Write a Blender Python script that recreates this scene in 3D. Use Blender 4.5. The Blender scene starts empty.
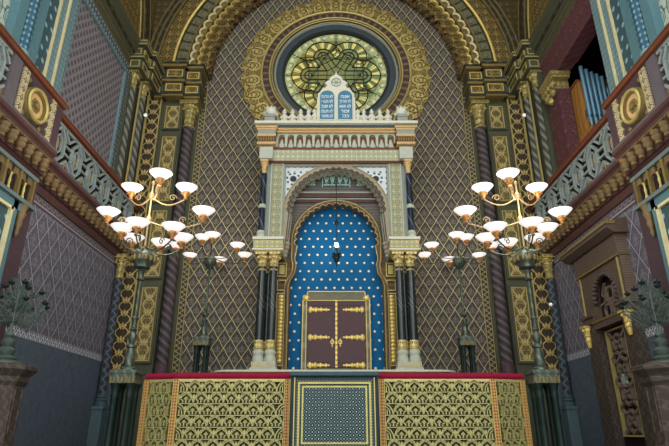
import bpy, bmesh, math, random
from mathutils import Vector, Matrix
random.seed(7)
C = bpy.context.scene.collection
PI = math.pi
EYE = 1.6                      # all heights below are measured from eye level; lifted at the end

# ------------------------------------------------------------------ node helpers
def s2l(c):
    return tuple(((v/255)/12.92 if v/255 <= .04045 else ((v/255+.055)/1.055)**2.4) for v in c)

class X:
    def __init__(s, nt, v): s.nt, s.v = nt, v
    def _m(s, op, *a):
        n = s.nt.nodes.new('ShaderNodeMath'); n.operation = op
        for i, q in enumerate((s,)+a):
            if isinstance(q, X):
                if isinstance(q.v, (int, float)): n.inputs[i].default_value = q.v
                else: s.nt.links.new(q.v, n.inputs[i])
            else: n.inputs[i].default_value = q
        return X(s.nt, n.outputs[0])
    def __add__(s, o): return s._m('ADD', o)
    __radd__ = __add__
    def __sub__(s, o): return s._m('SUBTRACT', o)
    def __rsub__(s, o): return (s*-1)+o
    def __mul__(s, o): return s._m('MULTIPLY', o)
    __rmul__ = __mul__
    def __truediv__(s, o): return s._m('DIVIDE', o)
    def sin(s): return s._m('SINE')
    def cos(s): return s._m('COSINE')
    def abs(s): return s._m('ABSOLUTE')
    def fr(s): return s._m('FRACT')
    def floor(s): return s._m('FLOOR')
    def sqrt(s): return s._m('SQRT')
    def mn(s, o): return s._m('MINIMUM', o)
    def mx(s, o): return s._m('MAXIMUM', o)
    def at2(s, o): return s._m('ARCTAN2', o)
    def mod(s, o): return s._m('FLOORED_MODULO', o)
    def lt(s, t, soft=.02):          # 1 where s < t, soft edge
        n = ((s*-1)+t)*(1/soft)+.5
        n.v.node.use_clamp = True
        return n
    def gt(s, t, soft=.02):
        n = (s-t)*(1/soft)+.5
        n.v.node.use_clamp = True
        return n
    def tri(s): return (s.fr()-.5).abs()          # .5 on integers, 0 midway
def ln(a, b): return (a*a+b*b).sqrt()

def pat(name, base, fn=None, rough=.6, metal=0.0, bump=0.0, emit=0.0, noise=.12, spec=.2):
    """base colour, then layers [(mask, colour)] from fn(x,y,z); optional bump from the masks"""
    m = bpy.data.materials.new(name); m.use_nodes = True
    nt = m.node_tree; b = nt.nodes['Principled BSDF']
    tc = nt.nodes.new('ShaderNodeTexCoord'); sp = nt.nodes.new('ShaderNodeSeparateXYZ')
    nt.links.new(tc.outputs['Object'], sp.inputs[0])
    x, y, z = (X(nt, sp.outputs[i]) for i in range(3))
    col = nt.nodes.new('ShaderNodeRGB'); col.outputs[0].default_value = (*s2l(base), 1); cur = col.outputs[0]
    h = None
    if fn:
        for mk, c in fn(x, y, z):
            mx = nt.nodes.new('ShaderNodeMix'); mx.data_type = 'RGBA'
            nt.links.new(mk.v, mx.inputs[0]); nt.links.new(cur, mx.inputs[6])
            mx.inputs[7].default_value = (*s2l(c), 1); cur = mx.outputs[2]
            h = mk if h is None else h.mx(mk)
    if noise:
        nz = nt.nodes.new('ShaderNodeTexNoise'); nz.inputs['Scale'].default_value = 7; nz.inputs['Detail'].default_value = 6
        nt.links.new(tc.outputs['Object'], nz.inputs['Vector'])
        f = X(nt, nz.outputs[0])*(2*noise)+(1-noise)
        mx = nt.nodes.new('ShaderNodeMix'); mx.data_type = 'RGBA'; mx.blend_type = 'MULTIPLY'; mx.inputs[0].default_value = 1
        nt.links.new(cur, mx.inputs[6]); nt.links.new(f.v, mx.inputs[7]); cur = mx.outputs[2]
    nt.links.new(cur, b.inputs['Base Color'])
    b.inputs['Roughness'].default_value = rough; b.inputs['Metallic'].default_value = metal
    b.inputs['Specular IOR Level'].default_value = spec
    if bump and h is not None:
        bp = nt.nodes.new('ShaderNodeBump'); bp.inputs['Strength'].default_value = bump; bp.inputs['Distance'].default_value = .04
        nt.links.new(h.v, bp.inputs['Height']); nt.links.new(bp.outputs[0], b.inputs['Normal'])
    if emit:
        nt.links.new(cur, b.inputs['Emission Color']); b.inputs['Emission Strength'].default_value = emit
    return m

# ------------------------------------------------------------------ pattern functions
def lattice(u, v, pu, pv, w, wav=.0):
    uu = u/pu; vv = v/pv
    if wav: uu = uu + (vv*(4*PI)).sin()*wav
    a = uu+vv; b = uu-vv
    return a.tri().mx(b.tri()).gt(.5-w, w*.7)
def cell(u, v, pu, pv):                # local coordinates inside each diamond
    a = (u/pu+v/pv); b = (u/pu-v/pv)
    p = a.fr()-.5; q = b.fr()-.5
    return (p+q)*.5, (p-q)*.5          # du, dv in units of pu / pv
def motif(u, v, pu, pv):               # a bud with two leaves, in every diamond
    du, dv = cell(u, v, pu, pv)
    bud = ln(du*1.6, (dv-.06)).lt(.11, .03)
    leaf = (ln(du.abs()-.12, (dv+.08))-.09).abs().lt(.03, .02)
    stem = du.abs().lt(.02, .02)*dv.lt(-.0, .03)*dv.gt(-.3, .03)
    return bud.mx(leaf).mx(stem)
def arab(u, v, t=.25):                 # scrolling filigree, period 1 x 1, mirror symmetric
    f = (u*(2*PI)).cos() + (v*(2*PI)).cos()*.9 + ((u+v)*(2*PI)).cos()*.45 + ((u-v)*(2*PI)).cos()*.45
    g = (f*4.6+(u*(4*PI)).cos()*(v*(4*PI)).sin()*1.6).sin()
    return g.gt(t, .35)
def palm(u, v):                   # ogee chain with a fan palmette in every link
    w = v.fr()-.5
    og = (u.abs()-(v*PI).cos().abs()*.85).abs().lt(.1, .06)
    al = u.at2(w+.42); rho = ln(u*.8, w+.42)
    fan = (al*9).cos().gt(.1, .5)*rho.gt(.18, .05)*rho.lt(.66, .06)*al.abs().lt(1.1, .1)
    return og.mx(fan)
def scroll(u, v):                      # u across -1..1, v along: palmettes stacked, with volutes
    w = v.fr()-.5
    au = u.abs()
    pal = (ln(u*.9, w*1.6+.18)-.42).abs().lt(.1, .06)
    bud = ln(u*1.3, w*1.3+.12).lt(.17, .06)
    vol = (ln(au-.62, w*1.4-.28)-.2).abs().lt(.09, .05)
    stem = au.lt(.07, .04)*w.gt(.0, .05)
    return pal.mx(bud).mx(vol).mx(stem)

GOLD = (190, 172, 108); DGOLD = (132, 114, 68)
M = {}
M['back_paper'] = pat('diamond wallpaper', (64, 59, 57), lambda x, y, z: [
    (arab(x/.195, z/.31, .3), (88, 82, 79)), (motif(x, z, .385, .61), (116, 109, 96)),
    (lattice(x, z, .385, .61, .032, .02), (198, 186, 128))], bump=.25, noise=.2)
def side_paper(x, y, z):
    return [(arab(y/.2, z/.3, .5), (112, 108, 118)), (motif(y, z, .5, .8), (124, 119, 128)),
            (lattice(y, z, .5, .8, .024), (174, 172, 184))]
M['side_paper'] = pat('lilac diamond wallpaper', (88, 86, 95), side_paper, bump=.2)
M['dado'] = pat('slate dado plaster', (86, 97, 109), lambda x, y, z: [], noise=.4, rough=.8)
M['dado_band'] = pat('white scalloped dado border', (86, 88, 98), lambda x, y, z: [
    (((y/.2).tri()*.26+1.90-z).abs().lt(.028, .012), (200, 200, 206)), (((y/.2+.5).tri()*.26+1.90-z).abs().lt(.024, .012), (170, 170, 178)), ((z-1.97).abs().gt(.078, .01), (170, 170, 180))])
M['frieze_band'] = pat('scalloped wallpaper border', (88, 80, 92), lambda x, y, z: [
    ((ln((y/.22).fr()-.5, (z-4.93)/.2)-.33).abs().lt(.1, .06), (128, 118, 118)), ((z-4.80).abs().lt(.016, .01), (168, 156, 150))])
M['gold'] = pat('gilding', GOLD, rough=.42, metal=.35, noise=.25)
M['gold_carved'] = pat('carved gilding', (98, 86, 54), lambda x, y, z: [(arab(x/.16+y/.16, z/.2, -.1), (198, 180, 112))], bump=.8, rough=.45, metal=.2, noise=.2)
M['gold_cap'] = pat('cream gilt carving', (136, 116, 62), lambda x, y, z: [(arab(x/.11+y/.11, z/.13, -.25), (240, 218, 146))], bump=.8, rough=.4, metal=.2, noise=.2)
M['gold_bright'] = pat('bright gilding', (232, 204, 118), rough=.35, metal=.35, noise=.15)
M['cream_gilt'] = pat('cream gilding', (226, 214, 164), rough=.4, metal=.15, noise=.15)
M['corbel'] = pat('dull bronze gilding', (122, 100, 68), rough=.5, metal=.15, noise=.35)
M['gold_dark'] = pat('aged gilding', DGOLD, rough=.5, metal=.3, noise=.35)
M['gold_green'] = pat('greenish gilding', (186, 178, 108), rough=.45, metal=.3, noise=.25)
M['dark_green'] = pat('dark green paint', (78, 80, 62), noise=.2)
M['purple'] = pat('dark plum paint', (80, 62, 68), noise=.2)
M['burgundy'] = pat('burgundy paint with gilt sprigs', (88, 50, 56), lambda x, y, z: [
    (arab((x+y)/.35, z/.5, .75), (106, 78, 74))], noise=.2)
M['pendant_brown'] = pat('brown gilt pendant', (92, 66, 46), noise=.3)
M['olive_disc'] = pat('olive roundel', (112, 110, 82), noise=.25)
M['brown_wood'] = pat('red brown wood', (120, 68, 46), lambda x, y, z: [((z*60).sin().gt(.6, .5), (74, 42, 34))], rough=.4, noise=.25)
M['grey_mauve'] = pat('grey mauve paint', (100, 92, 96), noise=.2)
M['pil_cream'] = pat('cream pilaster with gilt relief', (206, 198, 158), lambda x, y, z: [(arab(y/.2, z/.2, .2), (128, 106, 72))], bump=.5)
M['dark_ground'] = pat('blackish brown ground', (38, 28, 27), noise=.2)
M['lattice_paint'] = pat('grey teal lattice paint', (142, 154, 150), None, noise=.25)
M['plinth_grey'] = pat('grey green plinth', (80, 100, 104), noise=.2)
M['brass_dull'] = pat('pale dull brass', (172, 146, 104), rough=.4, metal=.4, noise=.2)
M['dark_wood'] = pat('dark red brown wood', (86, 58, 54), rough=.5, noise=.25)
M['case_wood'] = pat('honey oak', (166, 116, 58), lambda x, y, z: [(((x+y)*30+(z*2).sin()*2).sin().gt(.5, .8), (140, 94, 46))], rough=.5)
M['teal'] = pat('teal paint', (90, 126, 132), noise=.2)
M['teal_dark'] = pat('dark teal paint', (60, 84, 90), noise=.25)
M['teal_bright'] = pat('pale teal paint', (122, 154, 154), noise=.2)
M['grey_teal'] = pat('grey teal painted wood', (104, 118, 116), noise=.25)
M['lattice_gold'] = pat('gilt lattice block', (178, 142, 84), noise=.25, rough=.45, metal=.2)
M['teal_leaf'] = pat('dark teal panel with leaves', (62, 86, 92), lambda x, y, z: [
    (ln(((y+z*.5)/.26).fr()-.5, ((z-y*.2)/.3).fr()-.5).lt(.2, .08), (142, 178, 180))], bump=.3)
M['teal_strip'] = pat('teal strip with beads', (88, 116, 120), lambda x, y, z: [
    (arab(y/.12, z/.16, .2), (132, 158, 160))], bump=.3)
M['mint_relief'] = pat('mint stucco relief', (104, 124, 116), lambda x, y, z: [(arab(y/.4, z/.5, -.1), (182, 196, 180))], bump=.8)
M['dots'] = pat('grey panel border with pearls', (82, 86, 94), lambda x, y, z: [
    (ln((y/.16).fr()-.5, (z/.16).fr()-.5).lt(.26, .1), (150, 166, 172))], bump=.3)
M['star_panel'] = pat('mauve grey star diaper panel', (122, 115, 118), lambda x, y, z: [
    (ln(*cell(y, z, .26, .3)).lt(.17, .08), (84, 78, 82)), (lattice(y, z, .26, .3, .06), (148, 142, 146))], bump=.2)
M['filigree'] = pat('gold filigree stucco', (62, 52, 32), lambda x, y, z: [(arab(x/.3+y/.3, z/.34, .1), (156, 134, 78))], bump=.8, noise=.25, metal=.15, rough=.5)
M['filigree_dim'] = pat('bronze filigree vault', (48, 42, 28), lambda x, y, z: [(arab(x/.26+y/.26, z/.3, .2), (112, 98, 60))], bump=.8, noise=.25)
M['rib_dark'] = pat('dark olive rib', (52, 52, 42), lambda x, y, z: [(((x+y)*14).sin()*((z)*14).sin(), (86, 80, 56))], noise=.2)
M['palmette'] = pat('gold palmette strip', (66, 58, 46), lambda x, y, z: [(palm((x.abs()-6.44)/.23, z/.4), (202, 176, 110))], bump=.8, metal=.1)
M['beads'] = pat('gold beaded border', (62, 58, 52), lambda x, y, z: [
    (((x.abs()-4.875)/.09+(z/.17*2*PI).sin()*.6).abs().lt(.34, .3), (158, 146, 104)), ((x.abs()-4.875).abs().gt(.09, .01), (186, 170, 112))], bump=.5)
M['gold_scroll'] = pat('gold scroll relief', (82, 74, 46), lambda x, y, z: [(arab((x.abs()-5.76)/.22, z/.24, .1), (150, 134, 86)), (palm((x.abs()-5.76)/.2, z/.46), (196, 178, 116))], bump=.9, metal=.1)
def spiral(n, k, a, b, **kw):
    return pat('spiral shaft %s' % (a,), a, lambda x, y, z: [((y.at2(x)*n+z*k).sin().gt(.2, .6), b)], bump=.6, **kw)
M['shaft_plum'] = spiral(3, 24, (66, 55, 60), (98, 90, 88))
M['shaft_teal'] = pat('patterned slate shaft', (48, 56, 64), lambda x, y, z: [
    ((y.at2(x)*3+z*26).sin().mx((y.at2(x)*3-z*26).sin()).gt(.75, .4), (90, 100, 106))], bump=.4)
M['shaft_blue'] = pat('blue arabesque shaft', (52, 92, 110), lambda x, y, z: [
    ((y.at2(x)*4+z*20).sin()*((y.at2(x)*4-z*20).sin()), (132, 164, 172))], bump=.5)
M['shaft_grey'] = spiral(3, 18, (74, 76, 72), (132, 130, 114))
# ark
M['stone'] = pat('pale mint stone', (184, 190, 172), noise=.15)
M['stone_grey'] = pat('grey mint stone', (150, 158, 146), noise=.2)
M['ledge'] = pat('cream marble', (218, 216, 196), noise=.08)
M['apricot'] = pat('apricot gilt moulding', (206, 172, 118), noise=.2, rough=.45)
M['ark_fili'] = pat('mint panel with gilt filigree', (128, 132, 106), lambda x, y, z: [(arab(x/.2, z/.26, .0), (188, 186, 148))], bump=.6)
M['ark_frieze'] = pat('mint frieze with small relief', (148, 152, 128), lambda x, y, z: [(arab(x/.16, z/.18, .0), (204, 204, 168))], bump=.5)
M['impost'] = pat('mint impost with gilt filigree', (116, 150, 146), lambda x, y, z: [
    ((z-5.28).abs().lt(.12, .02)*arab(x/.15, z/.15, .0), (222, 200, 130))], bump=.5)
M['fret'] = pat('white fretwork', (214, 220, 220), lambda x, y, z: [
    (ln((x.abs()-1.34), z-7.66).lt(.11, .02), (52, 58, 66)),
    ((ln((x.abs()-1.34), z-7.66)-.2).abs().lt(.035, .02)*(((z-7.66).at2(x.abs()-1.34)*8).sin().gt(.0, .3)), (80, 88, 98)),
    ((ln((x.abs()/.2).fr()-.5, (z/.2).fr()-.5)).lt(.2, .1)*ln((x.abs()-1.34), z-7.66).gt(.26, .02), (86, 94, 104))])
M['niche_brown'] = pat('orange brown niche paint', (140, 92, 58), noise=.25)
M['scallop_pale'] = pat('pale mint arch moulding', (172, 174, 156), noise=.15)
M['inner_band'] = pat('dark brown arch band', (96, 82, 70), noise=.2)
M['scallop'] = pat('grey gilt arch moulding', (158, 150, 130), noise=.2)
M['soffit'] = pat('brown soffit', (92, 70, 52), lambda x, y, z: [((z/.25).tri().gt(.36, .05), (120, 96, 66)), (arab(y/.2, z/.25, .4), (122, 98, 62))], bump=.3)
M['tymp'] = pat('slate brown tympanum', (92, 88, 86), lambda x, y, z: [((z*60).sin().gt(.5, .5), (112, 106, 98))])
M['mint'] = pat('mint relief', (164, 206, 192), noise=.12)
M['blue'] = pat('blue wall with white stars', (2, 92, 140), lambda x, y, z: [
    (ln(((x+.135*0)/.275).fr()-.5, (z/.55).fr()*2-.5).lt(.13, .04).mx(
     ln((x/.275+.5).fr()-.5, (z/.55+.5).fr()*2-.5).lt(.13, .04)), (246, 232, 190))], noise=.1, rough=.7)
M['black_marble'] = pat('black green veined marble', (34, 44, 44), lambda x, y, z: [
    ((x*9+y*7+z*5+(z*13+x*20).sin()*1.2).sin().gt(.97, .04), (70, 86, 82))], rough=.22, noise=.3, spec=.6)
M['navy'] = pat('navy marble', (32, 40, 54), lambda x, y, z: [((y.at2(x)*2+z*9).sin().gt(.9, .1), (84, 98, 118))], rough=.3)
M['door_red'] = pat('oxblood panelled wood', (66, 24, 28), lambda x, y, z: [((x/.11).tri().gt(.46, .03), (60, 30, 34))], rough=.3, noise=.35, spec=.35)
M['door_frame'] = pat('olive grey wood', (112, 110, 88), lambda x, y, z: [(((z*11)).sin().gt(.6, .4), (134, 134, 112))], rough=.35, noise=.25)
M['tablet'] = pat('blue stone tablet', (76, 128, 152), noise=.1)
M['letter'] = pat('silver letters', (226, 234, 236), noise=0)
# balustrade
M['bal_back'] = pat('dark pierced ground', (34, 42, 28), lambda x, y, z: [(arab(x/.215, z/.24, .1), (96, 98, 60))], bump=.5)
M['bal_gold'] = pat('gilt openwork', (174, 168, 110), rough=.4, metal=.25, noise=.2)
M['post'] = pat('gilt post with red studs', (188, 150, 84), lambda x, y, z: [(ln((x/.045).fr()-.5, (z/.055).fr()-.5).lt(.3, .12), (128, 40, 34))])
M['velvet'] = pat('crimson velvet', (140, 18, 50), rough=.85, noise=.2)
M['gate_dark'] = pat('blackish teal wood', (42, 60, 66), noise=.2)
M['gate_stud'] = pat('studded teal frame', (58, 72, 72), lambda x, y, z: [(ln((x/.05).fr()-.5, (z/.05).fr()-.5).lt(.24, .12), (128, 138, 128))])
M['gate_net'] = pat('teal diamond mesh panel', (32, 52, 55), lambda x, y, z: [
    (lattice(x, z, .112, .112, .07), (112, 134, 130)), (ln(*cell(x, z, .112, .112)).lt(.09, .05), (216, 226, 222)),
    ], bump=.3)
# lamps
M['bronze'] = pat('green bronze', (80, 92, 82), lambda x, y, z: [((x*40+y*30+z*22).sin().gt(.5, .6), (112, 116, 98))], rough=.35, metal=.5, noise=.3)
M['bronze_dark'] = pat('dark green bronze', (38, 52, 46), rough=.45, metal=.4, noise=.35)
M['bronze_pale'] = pat('verdigris bronze', (92, 106, 96), rough=.45, metal=.3, noise=.35)
M['brass'] = pat('rosy brass', (206, 150, 92), rough=.35, metal=.5, noise=.15)
M['shade'] = pat('lit opal glass', (252, 244, 240), emit=.55, rough=.3, noise=0)
M['bulb'] = pat('lit bulb', (255, 250, 235), emit=30, noise=0)
M['spot'] = pat('white globe bulb', (240, 244, 240), emit=.3, noise=0)
M['brown_stone'] = pat('brown marble', (74, 65, 57), lambda x, y, z: [((x*31+y*24+z*17+(z*39).sin()*1.5+(x*23).sin()).sin().gt(.6, .5), (92, 81, 72))], rough=.5, noise=.45)
M['portal'] = pat('brown portal stone', (92, 77, 66), lambda x, y, z: [((y/.06).tri().gt(.4, .1)*(z/.06).tri().gt(.1, .1), (112, 96, 82))], noise=.25)
M['portal_dark'] = pat('dark carved wood', (34, 27, 25), noise=.25)
M['portal_light'] = pat('greyed carved strapwork', (122, 108, 94), noise=.25)
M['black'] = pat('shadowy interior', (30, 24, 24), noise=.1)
M['pipe'] = pat('blue steel organ pipe', (112, 156, 178), rough=.3, metal=.35, noise=.1)
M['floor'] = pat('dark stone floor', (92, 84, 78), lambda x, y, z: [((x/.6).tri().mx((y/.6).tri()).gt(.485, .01), (60, 54, 50))])
M['lead'] = pat('dark lead came', (38, 46, 36), noise=0)
M['win_cove'] = pat('dark slate window cove', (62, 72, 78), noise=.15)
M['win_rim'] = pat('slate blue window moulding', (78, 90, 94), noise=.15)
M['win_plum'] = pat('plum moulding with studs', (72, 58, 54), lambda x, y, z: [(((z).at2(x)*60).sin().gt(.5, .4), (118, 96, 72))], bump=.3)
def glass(x, y, z):
    r = ln(x, z); th = z.at2(x)
    ph = (th+PI/6).mod(PI/3)-PI/6
    a = r*ph.cos()-1.0; b = r*ph.sin()
    rho = ln(a, b); al = b.at2(a)
    return [((x*.45+.25).gt(.1, 1.4), (104, 118, 82)),
            ((r*9).sin().gt(.2, 1.2)*r.lt(1.2, .1), (112, 118, 76)),
            (rho.lt(.74, .02)*rho.gt(.4, .02)*r.gt(.86, .05)*(al*11).sin().gt(.1, .5), (206, 192, 112)),
            (r.gt(1.66, .02)*rho.gt(.74, .02), (148, 156, 108)),
            (r.gt(1.66, .02)*ln((th*20/PI).fr()-.5, (r-1.84)*4).lt(.3, .1), (188, 190, 146)),
            (rho.lt(.1, .02), (150, 150, 96))]
M['glass'] = pat('stained glass', (126, 116, 58), glass, emit=.34, rough=.25, noise=.2)

# ------------------------------------------------------------------ mesh helpers
class MB:
    def __init__(s): s.bm = bmesh.new()
    def face(s, pts):
        try: return s.bm.faces.new([s.bm.verts.new(p) for p in pts])
        except ValueError: pass
    def box(s, x0, x1, y0, y1, z0, z1, bev=0):
        if x0 > x1: x0, x1 = x1, x0
        if y0 > y1: y0, y1 = y1, y0
        v = [s.bm.verts.new((x, y, z)) for x in (x0, x1) for y in (y0, y1) for z in (z0, z1)]
        fs = [s.bm.faces.new([v[i] for i in q]) for q in ((0,1,3,2),(4,6,7,5),(0,4,5,1),(2,3,7,6),(0,2,6,4),(1,5,7,3))]
        if bev:
            es = list({e for f in fs for e in f.edges})
            bmesh.ops.bevel(s.bm, geom=es, offset=bev, segments=2, affect='EDGES', profile=.5)
        return s
    def frame(s, plane, c, u0, u1, v0, v1, w, d0, d1):
        """rectangular frame of bar width w; plane 'y' -> (x,z) at depth d0..d1 ; plane 'x' -> (y,z)"""
        for a0, a1, b0, b1 in ((u0, u1, v0, v0+w), (u0, u1, v1-w, v1), (u0, u0+w, v0+w, v1-w), (u1-w, u1, v0+w, v1-w)):
            if plane == 'y': s.box(a0, a1, d0, d1, b0, b1)
            else: s.box(d0, d1, a0, a1, b0, b1)
        return s
    def lathe(s, prof, cx=0, cy=0, n=16, a0=0, a1=2*PI, sx=1, sy=1):
        full = abs(a1-a0-2*PI) < 1e-6
        k = n if full else n+1
        rings = []
        for r, z in prof:
            rings.append([s.bm.verts.new((cx+sx*r*math.cos(a0+(a1-a0)*i/n), cy+sy*r*math.sin(a0+(a1-a0)*i/n), z)) for i in range(k)])
        for A, B in zip(rings, rings[1:]):
            for i in range(n):
                j = (i+1) % k
                s.bm.faces.new((A[i], A[j], B[j], B[i]))
        if full:
            if prof[0][0] > 1e-4: s.bm.faces.new(list(reversed(rings[0])))
            if prof[-1][0] > 1e-4: s.bm.faces.new(rings[-1])
        return s
    def tube(s, pts, r, n=6, closed=False):
        pts = [Vector(p) for p in pts]; N = len(pts); rings = []
        up = None
        for i, p in enumerate(pts):
            a = pts[(i-1) % N] if (closed or i) else p; b = pts[(i+1) % N] if (closed or i < N-1) else p
            t = (b-a).normalized()
            if up is None:
                up = Vector((0, 0, 1)) if abs(t.z) < .9 else Vector((1, 0, 0))
            e1 = t.cross(up).normalized(); e2 = e1.cross(t).normalized(); up = e2
            rr = r[i] if isinstance(r, (list, tuple)) else r
            rings.append([s.bm.verts.new(p+e1*rr*math.cos(2*PI*k/n)+e2*rr*math.sin(2*PI*k/n)) for k in range(n)])
        for i in range(N if closed else N-1):
            A, B = rings[i], rings[(i+1) % N]
            for k in range(n): s.bm.faces.new((A[k], A[(k+1) % n], B[(k+1) % n], B[k]))
        if not closed:
            s.bm.faces.new(list(reversed(rings[0]))); s.bm.faces.new(rings[-1])
        return s
    def bar(s, p, q, w, plane, d0, d1):
        """flat bar between 2-D points p,q in plane 'y' (x,z) or 'x' (y,z)"""
        (a, b), (c, d) = p, q
        L = math.hypot(c-a, d-b)
        if L < 1e-6: return s
        nx, nz = -(d-b)/L*w/2, (c-a)/L*w/2
        return s.poly([(a+nx, b+nz), (c+nx, d+nz), (c-nx, d-nz), (a-nx, b-nz)], plane, d0, d1)
    def path(s, pts, w, plane, d0, d1):
        for p, q in zip(pts, pts[1:]): s.bar(p, q, w, plane, d0, d1)
        return s
    def poly(s, pts, plane, d0, d1):
        """extruded polygon"""
        f = (lambda a, b, d: (a, d, b)) if plane == 'y' else ((lambda a, b, d: (d, a, b)) if plane == 'x' else (lambda a, b, d: (a, b, d)))
        A = [s.bm.verts.new(f(a, b, d0)) for a, b in pts]; B = [s.bm.verts.new(f(a, b, d1)) for a, b in pts]
        n = len(pts)
        s.bm.faces.new(A); s.bm.faces.new(list(reversed(B)))
        for i in range(n): s.bm.faces.new((A[i], B[i], B[(i+1) % n], A[(i+1) % n]))
        return s
    def ring(s, inn, out, plane, d0, d1, closed=False):
        """solid strip between two equally long 2-D outlines"""
        f = (lambda a, b, d: (a, d, b)) if plane == 'y' else (lambda a, b, d: (d, a, b))
        V = [[s.bm.verts.new(f(a, b, d)) for a, b in L] for L, d in ((inn, d0), (out, d0), (out, d1), (inn, d1))]
        n = len(inn)
        for i in range(n if closed else n-1):
            j = (i+1) % n
            for k in range(4):
                A, B = V[k], V[(k+1) % 4]
                s.bm.faces.new((A[i], A[j], B[j], B[i]))
        if not closed:
            s.bm.faces.new([V[k][0] for k in range(4)]); s.bm.faces.new([V[k][-1] for k in (3, 2, 1, 0)])
        return s
    def extr_y(s, prof, y0, y1):          # profile in (x,z) run along y
        return s.poly(prof, 'y', y0, y1)
    def extr_x(s, prof, x0, x1):          # profile in (y,z) run along x
        return s.poly(prof, 'x', x0, x1)
    def ball(s, c, r, sx=1, sy=1, sz=1, n=10):
        m = Matrix.Translation(c) @ Matrix.Diagonal((sx, sy, sz, 1))
        bmesh.ops.create_uvsphere(s.bm, u_segments=n, v_segments=max(6, n*2//3), radius=r, matrix=m)
        return s
    def build(s, name, mat, parent=None, smooth=False, shift=None):
        bmesh.ops.recalc_face_normals(s.bm, faces=s.bm.faces[:])
        if shift: bmesh.ops.translate(s.bm, verts=s.bm.verts[:], vec=(-shift[0], -shift[1], -shift[2]))
        me = bpy.data.meshes.new(name); s.bm.to_mesh(me); s.bm.free()
        if smooth:
            me.polygons.foreach_set('use_smooth', [True]*len(me.polygons))
            me.set_sharp_from_angle(angle=math.radians(40))
        me.materials.append(mat)
        o = bpy.data.objects.new(name, me); C.objects.link(o)
        if parent: o.parent = parent
        return o

def thing(name, label, cat, loc=(0, 0, 0), group=None):
    o = bpy.data.objects.new(name, None); C.objects.link(o); o.location = loc
    o.empty_display_size = .2
    return tag(o, label, cat, group)
def tag(o, label, cat, group=None):
    o['label'] = label; o['category'] = cat
    if group: o['group'] = group
    return o
def struct(o, label=None, cat=None):
    o['kind'] = 'structure'
    o['label'] = label or ('the ' + o.name.replace('_', ' ') + ' of the synagogue hall')
    o['category'] = cat or o.name.split('_')[0]
    return o
def dup(o, parent, off):
    c = o.copy(); C.objects.link(c); c.parent = parent; c.location = Vector(o.location)+Vector(off); return c
def dup_tree(root, loc, label, group=None):
    r = root.copy(); C.objects.link(r); r.location = loc; r['label'] = label
    if group: r['group'] = group
    for ch in list(root.children):
        c = ch.copy(); C.objects.link(c); c.parent = r
        for g in list(ch.children):
            d = g.copy(); C.objects.link(d); d.parent = c
    return r
def arc(cx, cz, r, a0, a1, n, lobes=0, amp=0):
    """points on an arc; with lobes the radius is scalloped (cusps pointing inwards)"""
    out = []
    for i in range(n+1):
        t = i/n; a = a0+(a1-a0)*t
        rr = r - amp*(1-abs(math.sin(PI*lobes*t))**.8) if lobes else r
        out.append((cx+rr*math.cos(a), cz+rr*math.sin(a)))
    return out
def rect_out(inner, cx, cz, hw, zt, zb):
    """for every inner point the matching point on a rectangle's edge, seen from (cx,cz)"""
    out = []
    for a, b in inner:
        dx, dz = a-cx, b-cz
        k = 1e9
        if abs(dx) > 1e-9: k = min(k, hw/abs(dx))
        if dz > 1e-9: k = min(k, (zt-cz)/dz)
        if dz < -1e-9: k = min(k, (zb-cz)/dz)
        out.append((cx+dx*k, cz+dz*k))
    return out
def with_corners(n, cx, cz, hw, zt, a0, a1, fn):
    """angles incl. the two upper rectangle corners exactly"""
    ang = [a0+(a1-a0)*i/n for i in range(n+1)]
    for c in (math.atan2(zt-cz, hw), math.atan2(zt-cz, -hw)):
        if min(a0, a1) < c < max(a0, a1): ang.append(c)
    ang.sort()
    return [fn(a) for a in ang]

def capital(mb, x, y, z0, z1, r):
    h = z1-z0
    mb.lathe([(r*1.0, z0), (r*1.25, z0+.04*h), (r*1.0, z0+.1*h), (r*1.02, z0+.3*h), (r*1.25, z0+.36*h), (r*1.05, z0+.42*h), (r*1.25, z0+.6*h), (r*1.6, z0+.82*h), (r*1.6, z0+.86*h)], x, y, 12)
    for i in range(8):
        a = i*PI/4
        mb.ball((x+r*1.4*math.cos(a), y+r*1.4*math.sin(a), z0+.72*h), r*.42, n=6)
    mb.box(x-r*1.75, x+r*1.75, y-r*1.75, y+r*1.75, z0+.86*h, z1)
    return mb
def column(label, x, y, z0, z1, r, mb_, ms, mc, bh, ch, name='engaged_column', group=None):
    t = thing(name, label, 'column', (x, y, z0), group)
    H = z1-z0
    b = MB().lathe([(r*1.5, 0), (r*1.5, bh*.3), (r*1.25, bh*.4), (r*1.4, bh*.55), (r*1.1, bh*.7), (r*1.25, bh*.85), (r*1.02, bh)], n=14)
    b.build('base', mb_, t, True)
    MB().lathe([(r, bh), (r*.96, H-ch)], n=18).build('shaft', ms, t, True)
    capital(MB(), 0, 0, H-ch, H, r).build('capital', mc, t, True)
    return t

# ------------------------------------------------------------------ SETTING
YB = 17.0
struct(MB().box(-7.6, 7.6, 2, 17.6, -1.75, -1.6).build('floor', M['floor']), 'dark stone floor of the synagogue hall', 'floor')
# back wall with the round hole of the rose window
WZ, WR = 12.74, 2.0
ins = []; 
ang = [2*PI*i/72 for i in range(72)]
inn = [(WR*math.cos(a), WZ+WR*math.sin(a)) for a in ang]
hw, zt, zb = 5.05, 18.4, -1.6
mid_ = [(4.2*math.cos(a), WZ+4.2*math.sin(a)) for a in ang]
mb = MB(); mb.ring(inn, mid_, 'y', YB, YB+.25, True)
mb.ring(mid_, [(max(-hw, min(hw, 30*math.cos(a))), max(WZ-8, min(zt, WZ+30*math.sin(a)))) for a in ang], 'y', YB, YB+.25, True)
mb.box(-hw, hw, YB, YB+.25, zb, WZ-8)
struct(mb.build('wall_back', M['back_paper']), 'dark wall with gold diamond lattice wallpaper behind the ark', 'wall')
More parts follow.
